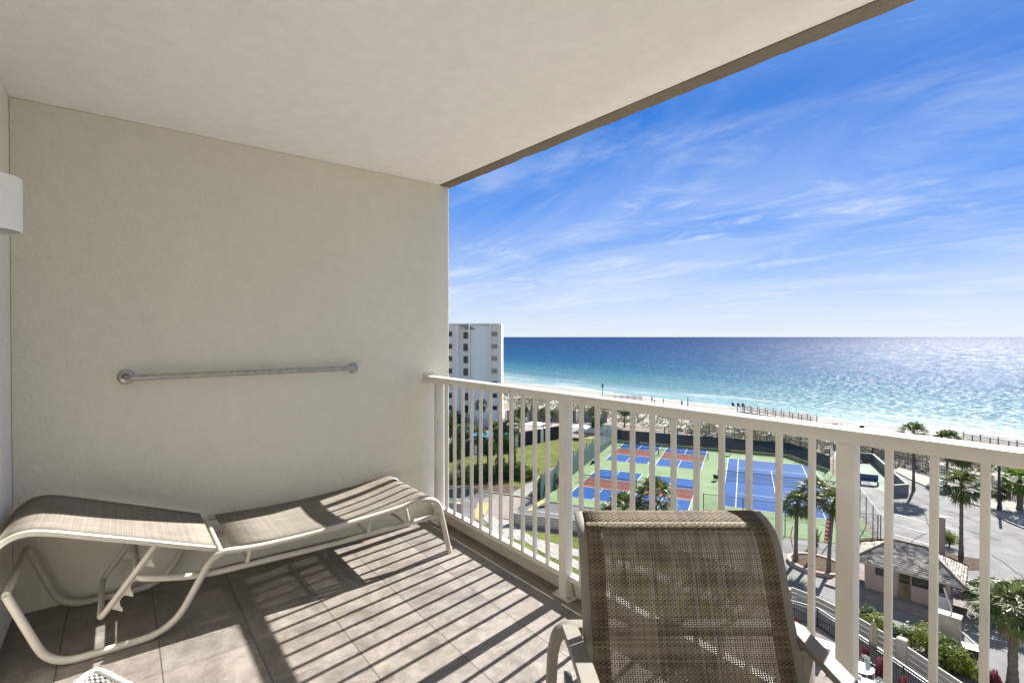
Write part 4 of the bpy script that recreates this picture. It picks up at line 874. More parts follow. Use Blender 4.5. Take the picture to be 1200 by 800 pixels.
for i, (u, v, h, s_, t_, lab) in enumerate(((541, 552, 4.6, 1.3, 2.6, 'leafy tree beside the first palm at the left end of the lawn'), (571, 556, 4.4, 1.2, 2.6, 'leafy tree between the lawn palms'), (596, 556, 5.0, 1.3, 2.8, 'tall dense tree just left of the leaning lawn palm'), (533, 556, 3.6, 1.1, 1.8, 'small tree next to the balcony wall edge in the lawn bed'), (646, 497, 3.0, 1.5, 1.4, 'round tree by the far wall left of the railing post'), (700, 508, 2.6, 1.3, 1.2, 'round tree by the left corner of the far court fence'), (584, 540, 4.2, 1.1, 2.4, 'slim tree in the middle of the lawn bed'))):
    x, y = G(u, v); shrub(x, y, s_, s_, h - t_ + .6, (0, 1)[i % 2], lab, 'leafy trees round the lawn', 'tree', 'leafy_tree', trunk=t_)
# dune scrub: uncountable
mb = MB(); rn = random.Random(99)
cnt = 0
while cnt < 8200:
    x = rn.uniform(-135, 18); y = rn.uniform(85, 120)
    if rn.random() > .25 + .75 * max(0, min(1, (nz(x, y, .09, 6) + .12) * 3)): continue
    if y > dune_end(x): continue
    cnt += 1; z = GZ - .05 + dune_h(x, y) - max(0, y - 112) * .012; s = rn.uniform(.25, .75) * (1 if y < 112 else .6); h = s * rn.uniform(.6, 1.1)
    for _ in range(11):
        a = rn.uniform(0, 6.28); b = a + rn.uniform(-1, 1); p = Vector((x + s * .4 * math.cos(a) * rn.random(), y + s * .4 * math.sin(a) * rn.random(), z)); q = p + Vector((s * .55 * math.cos(b), s * .55 * math.sin(b), h * rn.uniform(.5, 1))); w_ = Vector((-math.sin(b), math.cos(b), .2)) * s * .11
        mb.add([p - w_, p + w_, q + w_ * .5, q - w_ * .4], [(0, 1, 2, 3)])
tag(mb.build('dune_scrub', 'bush_grey'), 'olive scrub and sea oats covering the white dunes', 'dune scrub', kind='stuff')

# ------------------------------------------------------------------ far apartment block
D0 = 103.0
bo = Vector((CAM.x, CAM.y, 0)) + FW * D0; bt = empty('apartment_building', (bo.x, bo.y, GZ), YAW); tag(bt, 'cream apartment block rising beyond the balcony wall beside the beach', 'building')
def bx(u): return (u - 600) / 598.85 * D0
def bz(v): return 1.3584 + (394.7 - v) / 598.85 * D0 - GZ
HT = bz(380.3)
MB().box((bx(480), 0, 0), (bx(585), 16, HT)).build('wall', 'bwall', bt, bevel=.05)
MB().box((bx(585) + .01, .3, 0), (bx(588), 16, HT + .15)).build('side_wall', 'bwall', bt)
MB().box((bx(480), -.25, HT), (bx(588), 16.2, HT + .25)).build('parapet', 'bwall', bt)
MB().box((bx(534), -.75, 0), (bx(538), -.02, HT - .2)).build('pier', 'bwall', bt); MB().box((bx(551.5), -.35, 0), (bx(573), -.02, HT - .3)).build('panel_wall', 'bwall_grey', bt); MB().box((bx(573.2), -.9, 0), (bx(575), -.02, HT - .1)).build('pier', 'bwall', bt)
MB().box((bx(549.2), -.8, 0), (bx(551.2), -.02, HT)).build('pier', 'bwall', bt); MB().box((bx(584.5), -.9, 0), (bx(588), -.02, HT + .02)).build('pier', 'bwall', bt)
win0 = {}
def bwin(u0, u1, v0, v1, m):
    key = (round(bx(u1) - bx(u0), 2), round(bz(v0) - bz(v1), 2), m)
    if key not in win0:
        w_, h_ = key[0], key[1]
        f = MB().box((0, -.10, 0), (w_, -.02, .10)).box((0, -.10, h_ - .08), (w_, -.02, h_)).box((0, -.10, .10), (.08, -.02, h_ - .08)).box((w_ - .08, -.10, .10), (w_, -.02, h_ - .08)).build('window', 'bwall_grey', bt)
        MB().box((.08, -.06, .10), (w_ - .08, -.015, h_ - .08)).build('pane', m, f); win0[key] = f; o = f
    else: o = copy_tree(win0[key], bt)
    o.location = (bx(u0), 0, bz(v1))
for k in range(7):
    v = 387.8 + k * 14.4
    bwin(525.5, 530.2, v, v + 7.0, 'bwin'); bwin(542.5, 549, v, v + 9.6, 'bwin'); bwin(575.8, 583, v + .5, v + 6.8, 'bwin_blue')
    bwin(512, 517, v, v + 7.0, 'bwin')
mb = MB()
for k in range(9): mb.bar((bx(538) + k * .22, -.5, HT - .1), (bx(538) + k * .22 + 1.6, -.5, HT - 1.0), .05, .06)
mb.build('louvre', 'wood_grey', bt)
MB().box((bx(540), -2.4, bz(389)), (bx(549), -.3, bz(388))).build('balcony_roof', 'bwall', bt)
# low terrace walls, pool, deck of the neighbour
struct(MB().poly([(-63.6, 37), (-63.2, 52), (-64.2, 66), (-66, 78), (-100, 84), (-100, 30), (-64, 20)], L2), 'neighbour_pool_deck', 'concrete')
M['pool'] = mat('pool_water', (.05, .42, .80), .3, .15, .6, .25, 3, bdist=.03)
struct(MB().poly([(-67.0, 49.5), (-67.3, 55.5), (-70, 61), (-76, 60), (-77, 52), (-72, 47.5)], L3), 'pool_water', 'pool')
struct(MB().poly([(-80, 51.0), (-79.5, 54), (-84, 55.8), (-86, 52)], L3), 'pool_water', 'pool')
kerb('pool_edge', [(-67.0, 49.5), (-67.3, 55.5), (-70, 61), (-76, 60), (-77, 52), (-72, 47.5)], .5, .1, closed=True)
def panel_wall(pts, h, label, m='greywall', sp=5.5):
    r = empty('panel_wall', (0, 0, 0)); tag(r, label, 'wall'); mbp = MB()
    for a, b in zip(pts[:-1], pts[1:]):
        a = Vector(a); b = Vector(b); n = max(1, round((b - a).length / sp))
        mbp.bar((a.x, a.y, GZ + h / 2), (b.x, b.y, GZ + h / 2), .12, h)
        for i in range(n):
            p = a.lerp(b, i / n); MB().box((p.x - .16, p.y - .3, GZ), (p.x + .22, p.y + .3, GZ + h + .08)).build('pillar', 'bwall', r)
    mbp.build('panel', m, r)
panel_wall([(-62.8, 34), (-62.7, 44), (-62.8, 52), (-63.9, 64)], 2.3, 'dark grey panel wall with pale pillars behind the lawn')
panel_wall([(-84.5, 66), (-79.5, 74), (-70, 82)], 2.4, 'grey terrace wall between the far pool and the dunes', 'shallow')
panel_wall([(-66, 70), (-60.5, 73.5), (-57.5, 72)], 1.8, 'low pale wall beside the corner of the courts', 'bwall')
def umbrella(x, y, w_, h, label, grp='open white umbrellas by the far pool', z=GZ):
    r = empty('patio_umbrella', (x, y, z), R(28)); tag(r, label, 'umbrella', grp)
    MB().cone((0, 0), .04, .04, 0, h, 8).build('pole', 'alu_white', r)
    a = w_ / 2
    MB().add([(-a, -a, h - .55), (a, -a, h - .55), (a, a, h - .55), (-a, a, h - .55), (0, 0, h), (-a, -a, h - .62), (a, -a, h - .62), (a, a, h - .62), (-a, a, h - .62)], [(0, 1, 4), (1, 2, 4), (2, 3, 4), (3, 0, 4), (0, 5, 6, 1), (1, 6, 7, 2), (2, 7, 8, 3), (3, 8, 5, 0)]).build('canopy', 'umb', r)
umbrella(-92.4, 61, 4.0, 2.9, 'left white umbrella at the foot of the apartment block')
umbrella(-91.6, 66, 4.0, 2.9, 'right white umbrella at the foot of the apartment block')
umbrella(-69.5, 61.5, 3.4, 2.5, 'white umbrella between the far pool and the railing post')
umbrella(-62.5, 66.5, 3.2, 2.4, 'white umbrella above the corner of the lawn')
umbrella(-82, 56.5, 3.0, 2.3, 'small white umbrella beside the upper pool')
def lounger(x, y, rz, lab, grp, z=GZ):
    r = empty('sun_lounger', (x, y, z), rz); tag(r, lab, 'sun lounger', grp)
    MB().box((-.33, -.95, .28), (.33, .35, .33)).build('seat', 'white_plastic', r); MB().box((-.33, 0, -.02), (.33, .62, .02), Matrix.Translation((0, .35, .31)) @ Matrix.Rotation(R(32), 4, 'X')).build('backrest', 'white_plastic', r)
    for sx_ in (-.29, .29):
        for sy_ in (-.85, .3): MB().box((sx_ - .02, sy_ - .02, 0), (sx_ + .02, sy_ + .02, .28)).build('leg', 'white_plastic', r)
    return r
l0 = None
for i, (x, y) in enumerate(((-78.4, 50), (-79.6, 48.6), (-66.0, 46.5), (-65.8, 44.9), (-66.2, 43.2), (-65.6, 58.5), (-66.1, 60.2), (-69, 65), (-71, 66), (-80.5, 60.5))):
    if l0 is None: l0 = lounger(x, y, R(-60), 'white sun lounger on the far pool deck', 'white sun loungers on the far pool deck')
    else: o = copy_tree(l0); o.location = (x, y, GZ); o.rotation_euler = (0, 0, R(-60 + 17 * i))
# ------------------------------------------------------------------ white slatted barriers and boundary wall
def slat_wall(pts, h, label, pillars, name='slatted_wall', slats=4, ph=None):
    r = empty(name, (0, 0, 0)); tag(r, label, 'fence' if h < 1 else 'wall')
    for a, b in zip(pts[:-1], pts[1:]):
        mbp = MB(); sh = h / slats
        for k in range(slats): mbp.bar((a[0], a[1], GZ + .06 + sh * (k + .5)), (b[0], b[1], GZ + .06 + sh * (k + .5)), .07, sh * .90)
        mbp.bar((a[0], a[1], GZ + .04), (b[0], b[1], GZ + .04), .1, .08); mbp.build('slat_panel', 'slat', r)
    for p in pillars:
        o = MB().box((-.26, -.26, 0), (.26, .26, (ph or h + .16))).build('pillar', 'pillar', r, bevel=.11, seg=4); o.location = (p[0], p[1], GZ)
    return r
slat_wall([T(-34, -13.9), T(-24.6, -13.7)], .95, 'cream slatted barrier left of the brick crossing', [T(-24.6, -13.7)], 'slatted_barrier')
slat_wall([T(-18.3, -14.1), T(-10.6, -13.2), (-24, 35.6), (-18, 36.6), (-12.6, 36.3)], 1.0, 'cream slatted barrier between the road and the near lawn', [T(-18.3, -14.1), (-12.6, 36.3)], 'slatted_barrier')
PW = [(-12.3, 36.2), (-10.6, 36.15), (-8.4, 35.6), (-5.7, 34.45), (-2.4, 32.6), (2, 29.8)]
slat_wall(PW, 1.3, 'cream slatted wall between the pool deck and the lane', [(-5.7, 34.45), (2, 29.8)], ph=1.62)
def picket_fence(pts, h, label):
    r = empty('pool_fence', (0, 0, 0)); tag(r, label, 'fence')
    for a, b in zip(pts[:-1], pts[1:]):
        a = Vector(a); b = Vector(b); L = (b - a).length; mb = MB(); n = int(L / .13)
        for i in range(1, n): p = a.lerp(b, i / n); mb.box((p.x - .011, p.y - .011, GZ + .1), (p.x + .011, p.y + .011, GZ + h - .04))
        mb.bar((a.x, a.y, GZ + .12), (b.x, b.y, GZ + .12), .035, .035); mb.bar((a.x, a.y, GZ + h - .16), (b.x, b.y, GZ + h - .16), .03, .03); mb.build('picket_panel', 'black', r)
        MB().bar((a.x, a.y, GZ + h), (b.x, b.y, GZ + h), .06, .05).build('top_rail', 'steel_grey', r)
        MB().box((a.x - .035, a.y - .035, GZ), (a.x + .035, a.y + .035, GZ + h)).build('post', 'black', r)
M['steel_grey'] = mat('grey_painted_rail', (.16, .17, .19), .4, .1, 5)
picket_fence([(-18, 30.5), (-15, 33.2), (-12.6, 34.4), (-10.2, 35.0), (-7.7, 33.8), (-5.1, 32.5), (-4, 31.9), (-1.4, 30.4), (2, 28.3)], 1.2, 'dark picket pool fence inside the slatted wall')
# closed umbrella
r = empty('closed_umbrella', (-6.75, 33.55, GZ)); tag(r, 'closed beige umbrella beside the pool fence', 'umbrella')
MB().cone((0, 0), .025, .025, 0, 2.45, 8).build('pole', 'alu_white', r)
rn = random.Random(5); vs = []; ring = 14; prof3 = [(.05, 2.42), (.10, 2.30), (.15, 2.0), (.19, 1.6), (.20, 1.2), (.17, .95), (.13, .8), (.19, .62)]
for rr, z in prof3:
    for j in range(ring): a = 2 * math.pi * j / ring; q = rr * (1.15 if j % 2 else .78); vs.append((q * math.cos(a), q * math.sin(a), z))
MB().add(vs, [(i * ring + j, (i + 1) * ring + j, (i + 1) * ring + (j + 1) % ring, i * ring + (j + 1) % ring) for i in range(len(prof3) - 1) for j in range(ring)]).build('canopy', 'umb_beige', r)
MB().cone((0, 0), .28, .25, 0, .08, 16).build('base', 'concrete', r)
# tables and loungers on the pool deck
def table(x, y, w_, d_, rz, lab, round_=False):
    r = empty('patio_table', (x, y, GZ), rz); tag(r, lab, 'table', 'white furniture on the pool deck')
    if round_: MB().cone((0, 0), w_ / 2, w_ / 2, .68, .72, 24).build('tabletop', 'white_plastic', r)
    else: MB().box((-w_ / 2, -d_ / 2, .68), (w_ / 2, d_ / 2, .72)).build('tabletop', 'white_plastic', r, bevel=.015)
    for a in (-1, 1):
        for b in (-1, 1): MB().bar((a * w_ * .3, b * d_ * .3, .68), (a * w_ * .36, b * d_ * .36, 0), .035, .035).build('leg', 'white_plastic', r)
def chair(x, y, rz, lab):
    r = empty('patio_chair', (x, y, GZ), rz); tag(r, lab, 'chair', 'white chairs on the pool deck')
    MB().box((-.24, -.24, .40), (.24, .24, .44)).build('seat', 'white_plastic', r); MB().box((-.24, .21, .44), (.24, .25, .88)).build('backrest', 'white_plastic', r)
    for a in (-1, 1):
        for b in (-1, 1): MB().box((a * .21 - .015, b * .21 - .015, 0), (a * .21 + .015, b * .21 + .015, .40)).build('leg', 'white_plastic', r)
px = [G(966, 754, -16.1), G(985, 768, -16.1), G(1010, 782, -16.1), G(1017, 803, -16.1), G(1045, 815, -16.1)]
table(px[0][0], px[0][1], 1.2, .8, R(10), 'white rectangular table, farthest on the pool deck'); table(px[1][0], px[1][1], 1.0, .8, R(15), 'white rectangular table half hidden by the railing post')
table(px[2][0], px[2][1], 1.1, 1.1, 0, 'round white table beside the closed umbrella', True); table(px[3][0], px[3][1], 1.2, 1.2, 0, 'round white table at the bottom edge of the view', True)
for i, (dx, dy, a, lab) in enumerate(((.1, -.9, 180, 'white chair on the near side of the farthest deck table'), (-.9, .1, 90, 'white chair left of the farthest deck table'))): chair(px[0][0] + dx, px[0][1] + dy, R(a), lab)
for i, (dx, dy, a, lab) in enumerate(((.85, .1, -90, 'white chair right of the umbrella table'), (-.2, .85, 0, 'white chair behind the umbrella table'), (.1, -.85, 180, 'white chair in front of the umbrella table'))): chair(px[2][0] + dx, px[2][1] + dy, R(a), lab)
# ------------------------------------------------------------------ round planter, wraps
pc = Vector((-13.9, 44.2)); r = empty('round_planter', (pc.x, pc.y, GZ)); tag(r, 'oval raised planter ring holding three palms', 'planter')
ringp = [(1.9 * math.cos(a), 1.75 * math.sin(a), .13) for a in [2 * math.pi * i / 40 for i in range(40)]]
MB().sweep([(x * 1.05, y * 1.0, z) for x, y, z in ringp], [(-.14, -.14), (.14, -.14), (.14, .14), (-.14, .14)], closed=True).build('ring', 'pink', r)
MB().poly([(x, y) for x, y, z in ringp], .18).build('soil', 'mulch', r)
for o, (x, y, z0, z1, s) in (('a', (-15.42, 43.42, 1.2, 2.9, .05)), ('b', (-12.93, 43.38, 2.35, 4.2, .10))):
    r = empty('red_light_wrap', (x, y, GZ)); tag(r, 'thin red rope light loop on the left planter palm' if o == 'a' else 'red and white candy cane decoration on the right planter palm', 'decoration')
    if o == 'a': MB().tube([(0, 0, z0), (-.12, -.05, (z0 + z1) / 2), (0, 0, z1)], .035, n=6).build('rope', 'red', r)
    else:
        MB().tube([(-.02, 0, z0), (.05, .03, (z0 + z1) / 2), (.13, .09, z1)], .13, n=10).build('body', 'red', r)
        for k in range(6): t = (k + .5) / 6; q = MB().tube([(-.02 + .15 * t - .03, -.02 + .07 * t, z0 + (z1 - z0) * t - .06), (-.02 + .15 * t + .03, .0 + .07 * t, z0 + (z1 - z0) * t + .06)], .136, n=10).build('stripe', 'white_plastic', r)
# ------------------------------------------------------------------ gatehouse
struct(MB().poly([(-12.2, 41.2), (-8.5, 41.5), (-6.1, 41.2), (-4.6, 41.0), (-4.2, 42.0), (-5.2, 49), (-6.3, 50), (-12, 48)], GZ, GZ + .14), 'gatehouse_pavement', 'paver_pink')
gh = empty('gatehouse', (-10.2, 42.85, GZ + .14), R(9)); tag(gh, 'pink gatehouse with grey shingled hip roof', 'gatehouse')
GW, GD, GHt = 4.7, 3.0, 2.05
def wallbox(mb, x0, x1, z0, z1): mb.box((x0, 0, z0), (x1, .18, z1))
mb = MB()   # front wall with openings: window, door, window
for x0, x1, z0, z1 in ((0, .65, 0, GHt), (.65, 1.65, 0, 1.15), (.65, 1.65, 1.95, GHt), (1.65, 1.95, 0, GHt), (2.65, 2.70, 0, GHt), (1.95, 2.65, 2.0, GHt), (2.70, 4.45, 0, 1.05), (2.70, 4.45, 1.95, GHt), (4.45, GW, 0, GHt)): wallbox(mb, x0, x1, z0, z1)
mb.box((0, .18, 0), (.18, GD, GHt)); mb.box((GW - .18, .18, 0), (GW, GD, GHt)); mb.box((.18, GD - .18, 0), (GW - .18, GD, GHt)); mb.build('wall', 'pink', gh)
for x0, x1, z0, z1 in ((.65, 1.65, 1.15, 1.95), (2.70, 4.45, 1.05, 1.95)):
    f = MB().box((x0, .02, z0), (x1, .08, z0 + .06)).box((x0, .02, z1 - .06), (x1, .08, z1)).box((x0, .02, z0 + .06), (x0 + .05, .08, z1 - .06)).box((x1 - .05, .02, z0 + .06), (x1, .08, z1 - .06)).box(((x0 + x1) / 2 - .02, .02, z0 + .06), ((x0 + x1) / 2 + .02, .08, z1 - .06)).build('window', 'wood_dark', gh)
    MB().box((x0 + .05, .04, z0 + .06), (x1 - .05, .055, z1 - .06)).build('pane', 'bwin', f)
dd = MB().box((1.95, .03, 0), (2.65, .08, 2.0)).build('door', 'frond_dry', gh); MB().box((2.03, .02, 1.05), (2.57, .029, 1.9)).build('pane', 'car_glass', dd)
def wreath(x, y, z, lab, rz=R(9)):
    r = empty('wreath', (x, y, z), rz); tag(r, lab, 'wreath', 'christmas wreaths on the gatehouse')
    MB().sweep([(.17 * math.cos(a), -.03, .17 * math.sin(a)) for a in [2 * math.pi * i / 16 for i in range(16)]], [(-.05, -.04), (.05, -.04), (.06, .03), (-.05, .04)], up=(0, 1, 0), closed=True).build('ring', 'bush', r)
    MB().box((-.03, -.08, -.20), (.03, -.03, -.14)).build('bow', 'red', r)
def ghp(x, y, z): return gh.matrix_basis @ Vector((x, y, z))
gh.matrix_basis
mw = Matrix.Translation((-10.2, 42.85, GZ + .14)) @ Matrix.Rotation(R(9), 4, 'Z')
for x, z, lab in ((1.15, 1.55, 'round wreath on the left gatehouse window'), (2.3, 1.5, 'round wreath on the gatehouse door'), (3.1, 1.5, 'round wreath on the left pane of the right gatehouse window'), (4.0, 1.5, 'round wreath on the right pane of the right gatehouse window')):
    p = mw @ Vector((x, 0, z)); wreath(p.x, p.y, p.z, lab)
# hip roof with shingle UVs
OV = .75; x0, x1, y0, y1, ze, zr = -OV, GW + OV, -OV * .8, GD + OV, GHt - .02, GHt + 1.35
ya = (y0 + y1) / 2; hr = (y1 - y0) / 2; A = (x0, y0, ze); B = (x1, y0, ze); C_ = (x1, y1, ze); D_2 = (x0, y1, ze); E_ = (x0 + hr, ya, zr); F_ = (x1 - hr, ya, zr); sl = math.hypot(hr, zr - ze)
mb = MB(); L = x1 - x0
mb.add([A, B, F_, E_], [(0, 1, 2, 3)], [[(0, 0), (L, 0), (L - hr, sl), (hr, sl)]]); mb.add([C_, D_2, E_, F_], [(0, 1, 2, 3)], [[(0, 0), (L, 0), (L - hr, sl), (hr, sl)]])
mb.add([B, C_, F_], [(0, 1, 2)], [[(0, 0), (2 * hr, 0), (hr, sl)]]); mb.add([D_2, A, E_], [(0, 1, 2)], [[(0, 0), (2 * hr, 0), (hr, sl)]])
rf = mb.build('roof', 'shingle', gh)
mb = MB()
for p, q in ((A, E_), (B, F_), (C_, F_), (D_2, E_), (E_, F_)): mb.bar(p, q, .16, .07)
mb.build('ridge_cap', 'wood_dark', rf)
MB().add([(x0, y0, ze - .12), (x1, y0, ze - .12), (x1, y1, ze - .12), (x0, y1, ze - .12), (x0, y0, ze - .005), (x1, y0, ze - .005), (x1, y1, ze - .005), (x0, y1, ze - .005)], [(0, 3, 2, 1), (0, 1, 5, 4), (1, 2, 6, 5), (2, 3, 7, 6), (3, 0, 4, 7)]).build('fascia', 'pillar', rf)
MB().box((GW + .0, -.9, 0), (GW + .14, .05, 1.05)).build('side_wing', 'pink', gh)
# notice panel on the front wall
o = MB().box((3.95, -.45, .12), (4.85, -.40, 1.0)).build('notice_board', 'white_plastic'); o.matrix_world = mw; tag(o, 'white angled notice board in front of the gatehouse window', 'notice board')
# barrier pillar with its arm
r = empty('gate_barrier', (-4.75, 39.4, GZ), R(5)); tag(r, 'pink gate pillar with a white barrier arm on top', 'barrier')
MB().box((-.55, -.3, 0), (.55, .3, 1.62)).build('cabinet', 'pillar', r, bevel=.02); MB().box((-.6, -.35, 1.62), (.6, .35, 1.74)).build('cap', 'slat', r, bevel=.02)
MB().tube(fillet([(.12, .0, 1.74), (.05, .12, 2.2), (-.25, .5, 2.8), (-.30, .62, 3.0)], .3), .04, n=8).build('lamp_arm', 'white_plastic', r, smooth=True)
MB().bar((.5, -.35, 1.15), (1.55, -1.1, .7), .05, .09).build('barrier_arm', 'white_plastic', r)
r = empty('wheelie_bin', (-3.45, 37.6, GZ), R(20)); tag(r, 'black bin standing at the end of the hedge', 'bin')
MB().add([(-.25, -.25, .05), (.25, -.25, .05), (.25, .25, .05), (-.25, .25, .05), (-.32, -.34, 1.0), (.32, -.34, 1.0), (.32, .34, 1.0), (-.32, .34, 1.0)], [(0, 3, 2, 1), (4, 5, 6, 7), (0, 1, 5, 4), (1, 2, 6, 5), (2, 3, 7, 6), (3, 0, 4, 7)]).build('body', 'black', r); MB().box((-.34, -.36, 1.0), (.34, .38, 1.07)).build('lid', 'black', r, bevel=.02)
r = empty('boulder', (-2.9, 36.7, GZ)); tag(r, 'grey boulder beside the black bin', 'rock')
ell(MB(), (0, 0, .3), (.55, .5, .45)).build('stone', 'shallow', r)
# lamp post and bollards
r = empty('lamp_post', (-7.9, 73.4, GZ)); tag(r, 'black post left of the bright fan palm', 'post'); MB().cone((0, 0), .13, .11, 0, 5.3, 12).build('pole', 'black', r); MB().cone((0, 0), .2, .16, 0, .25, 12).build('base', 'black', r)
r = empty('pillar_post', (*G(1104, 648), GZ)); tag(r, 'short pink post behind the gatehouse roof', 'post'); MB().box((-.17, -.17, 0), (.17, .17, 3.0)).build('shaft', 'pink', r); MB().box((-.2, -.2, 3.0), (.2, .2, 3.08)).build('cap', 'slat', r)
# mulch island at the back of the gatehouse
struct(MB().poly(GP((1000, 632), (1022, 630), (1052, 632), (1128, 652), (1150, 655), (1150, 668), (1128, 668), (1100, 650), (1000, 645)), L4), 'mulch_island', 'mulch')
# court furniture
r = empty('court_pole', (*T(-16.6, -5.6), GZ), R(28)); tag(r, 'thin pole with a dark box at the near left court corner', 'pole'); MB().cone((0, 0), .04, .04, 0, 2.7, 8).build('pole', 'fence_black', r); MB().box((-.25, -.12, 1.9), (.25, .12, 2.5)).build('box', 'black', r); MB().tube([(0, 0, 2.3), (.5, .2, 2.5), (.8, .25, 2.45)], .05, n=6).build('bracket', 'teal', r)
def bench(u, v, lab, m='teal', rz=R(28)):
    r = empty('bench', (*G(u, v), GZ), rz); tag(r, lab, 'bench'); MB().box((-.7, -.2, .40), (.7, .2, .45)).build('seat', m, r); MB().box((-.7, .18, .5), (.7, .23, .9)).build('backrest', m, r)
    for a in (-.6, .6): MB().box((a - .03, -.2, 0), (a + .03, .23, .40)).build('leg', 'black', r)
bench(696, 542, 'pale teal bench by the left court fence', 'teal', R(-62)); bench(745, 522, 'small bench by the far left court corner', 'blue_paint', R(28)); bench(851, 533, 'dark bench by the far fence behind the tennis court', 'black', R(208))
r = empty('ball_cart', (*G(839, 563), GZ)); tag(r, 'small dark cart on the green apron left of the tennis court', 'cart'); MB().box((-.25, -.2, .3), (.25, .2, .8)).build('basket', 'black', r); MB().box((-.22, -.17, 0), (-.18, -.13, .3)).box((.18, -.17, 0), (.22, -.13, .3)).box((0, .13, 0), (.04, .17, .3)).build('frame', 'black', r)
# shuffleboard terrace
sp = [(-24.7, 84.2), (-23.6, 86.6), (-15.6, 72.2), (-16.5, 70.6), (-18.5, 71.9), (-23.5, 81.0)]
struct(MB().poly(sp, L4), 'shuffleboard_floor', 'court_pale')
r = empty('terrace_wall', (0, 0, 0)); tag(r, 'low grey blue wall round the pale shuffleboard terrace', 'wall')
mb = MB(); ww = [(-26.6, 85.4), (-23.4, 86.9), (-15.4, 72.2), (-16.3, 70.5)]
for a, b in zip(ww[:-1], ww[1:]): mb.bar((a[0], a[1], GZ + .6), (b[0], b[1], GZ + .6), .2, 1.2)
mb.build('wall', 'shallow', r); mb = MB()
for a, b in zip(ww[:-1], ww[1:]): mb.bar((a[0], a[1], GZ + 1.23), (b[0], b[1], GZ + 1.23), .3, .06)
mb.build('coping', 'kerb', r)
r = empty('scoreboard_bench', (-19.6, 73.4, GZ), R(28)); tag(r, 'blue covered bench at the near end of the shuffleboard terrace', 'bench'); MB().box((-1.0, -.3, .45), (1.0, .3, .55)).build('seat', 'blue_paint', r); MB().box((-1.0, .25, .55), (1.0, .32, 1.25)).build('backrest', 'blue_paint', r)
for a in (-.9, .9): MB().box((a - .04, -.3, 0), (a + .04, .3, .45)).build('leg', 'black', r)
# ------------------------------------------------------------------ dune fences and boardwalks
def rail_fence(pts, h, label, sp=2.4, rails=3, m='wood_grey', grp=None, base=GZ, picket=False, wd=.05):
    r = empty('timber_fence', (0, 0, 0)); tag(r, label, 'fence', grp)
    for a, b in zip(pts[:-1], pts[1:]):
        a = Vector(a); b = Vector(b); L = (b - a).length; n = max(1, round(L / sp))
        za = base; mb = MB()
        for k in range(rails): z = za + h * (.35 + .62 * k / max(1, rails - 1)); mb.bar((a.x, a.y, z), (b.x, b.y, z), wd, .10)
        if picket:
            q = int(L / .22)
            for i in range(q): p = a.lerp(b, i / q); mb.box((p.x - .06, p.y - .012, za), (p.x + .06, p.y + .012, za + h * .95 + .05 * ((i * 7) % 3)))
        mb.build('rail', m, r); mp_ = MB()
        for i in range(n + 1): p = a.lerp(b, i / n); MB().box((p.x - .07, p.y - .07, za - .2), (p.x + .07, p.y + .07, za + h + .05)).build('post', m, r)
    return r
rail_fence([(-57, 80), (-46, 84.6), (-36, 87), (-29, 88.5)], 1.4, 'timber rail fence just behind the far court fence', m='wood_grey')
rail_fence([(-52, 86.5), (-40, 91), (-28, 92)], 1.5, 'second timber rail fence in the dunes behind the courts')
rail_fence([(-29, 92.5), (-24.5, 90.2), (-18.5, 87.0), (-12.5, 83.4), (-6, 79.2), (2, 74)], 1.5, 'weathered picket fence beyond the car park verge', picket=True, m='wood_grey')
rail_fence([(-26, 95.5), (-16.5, 93.5), (-8, 90), (4, 84)], 1.6, 'upper timber handrail in the dunes behind the picket fence', rails=2)
rail_fence([(-24, 99.5), (-14, 97.5), (0, 93)], 1.6, 'farthest timber handrail in the right hand dunes', rails=2)
def boardwalk(a, b, h, label, wd=1.8, base=GZ, n=7):
    a = Vector((*a, base)); b = Vector((*b, base)); d = (b - a); L = d.length; rz = math.atan2(d.y, d.x)
    r = empty('boardwalk', a, rz); tag(r, label, 'boardwalk')
    mb = MB(); k = int(L / .16)
    for i in range(k): mb.box((i * L / k, -wd / 2, h), (i * L / k + .13, wd / 2, h + .05))
    mb.build('deck', 'wood_grey', r)
    for s in (-1, 1):
        y = s * wd / 2
        m2 = MB(); m2.bar((0, y, h + 1.0), (L, y, h + 1.0), .10, .06); m2.bar((0, y, h + .55), (L, y, h + .55), .05, .10); m2.build('handrail', 'wood_grey', r)
        for i in range(n + 1): MB().box((L * i / n - .06, y - .06 + s * .07, -.4), (L * i / n + .06, y + .06 + s * .07, h + 1.05)).build('post', 'wood_grey', r)
boardwalk((-99, 104), (-88.8, 117), .5, 'grey timber beach boardwalk above the railing near the middle', n=9)
boardwalk((-62, 121.2), (-43.5, 117.0), .5, 'long grey timber boardwalk on the sand above the railing', n=9)
boardwalk((-19.5, 115.5), (4, 106.5), .7, 'timber boardwalk on the beach at the far right', n=10)
r = empty('flag_pole', (*G(706, 470), GZ)); tag(r, 'tall slim post at the left boardwalk', 'post'); MB().cone((0, 0), .10, .08, -.3, 5.0, 8).build('pole', 'wood_grey', r); MB().box((-.35, -.05, 3.9), (.35, .05, 4.9)).build('board', 'wood_grey', r)
for i, (u, v, h, lab) in enumerate(((767, 505, 6.0, 'dark utility post left in the dunes behind the courts'), (806, 480, 3.2, 'thin dark post on the beach above the railing'))):
    r = empty('timber_post', (*G(u, v), GZ)); tag(r, lab, 'post'); MB().cone((0, 0), .12, .09, -.3, h, 8).build('pole', 'wood_dark', r)
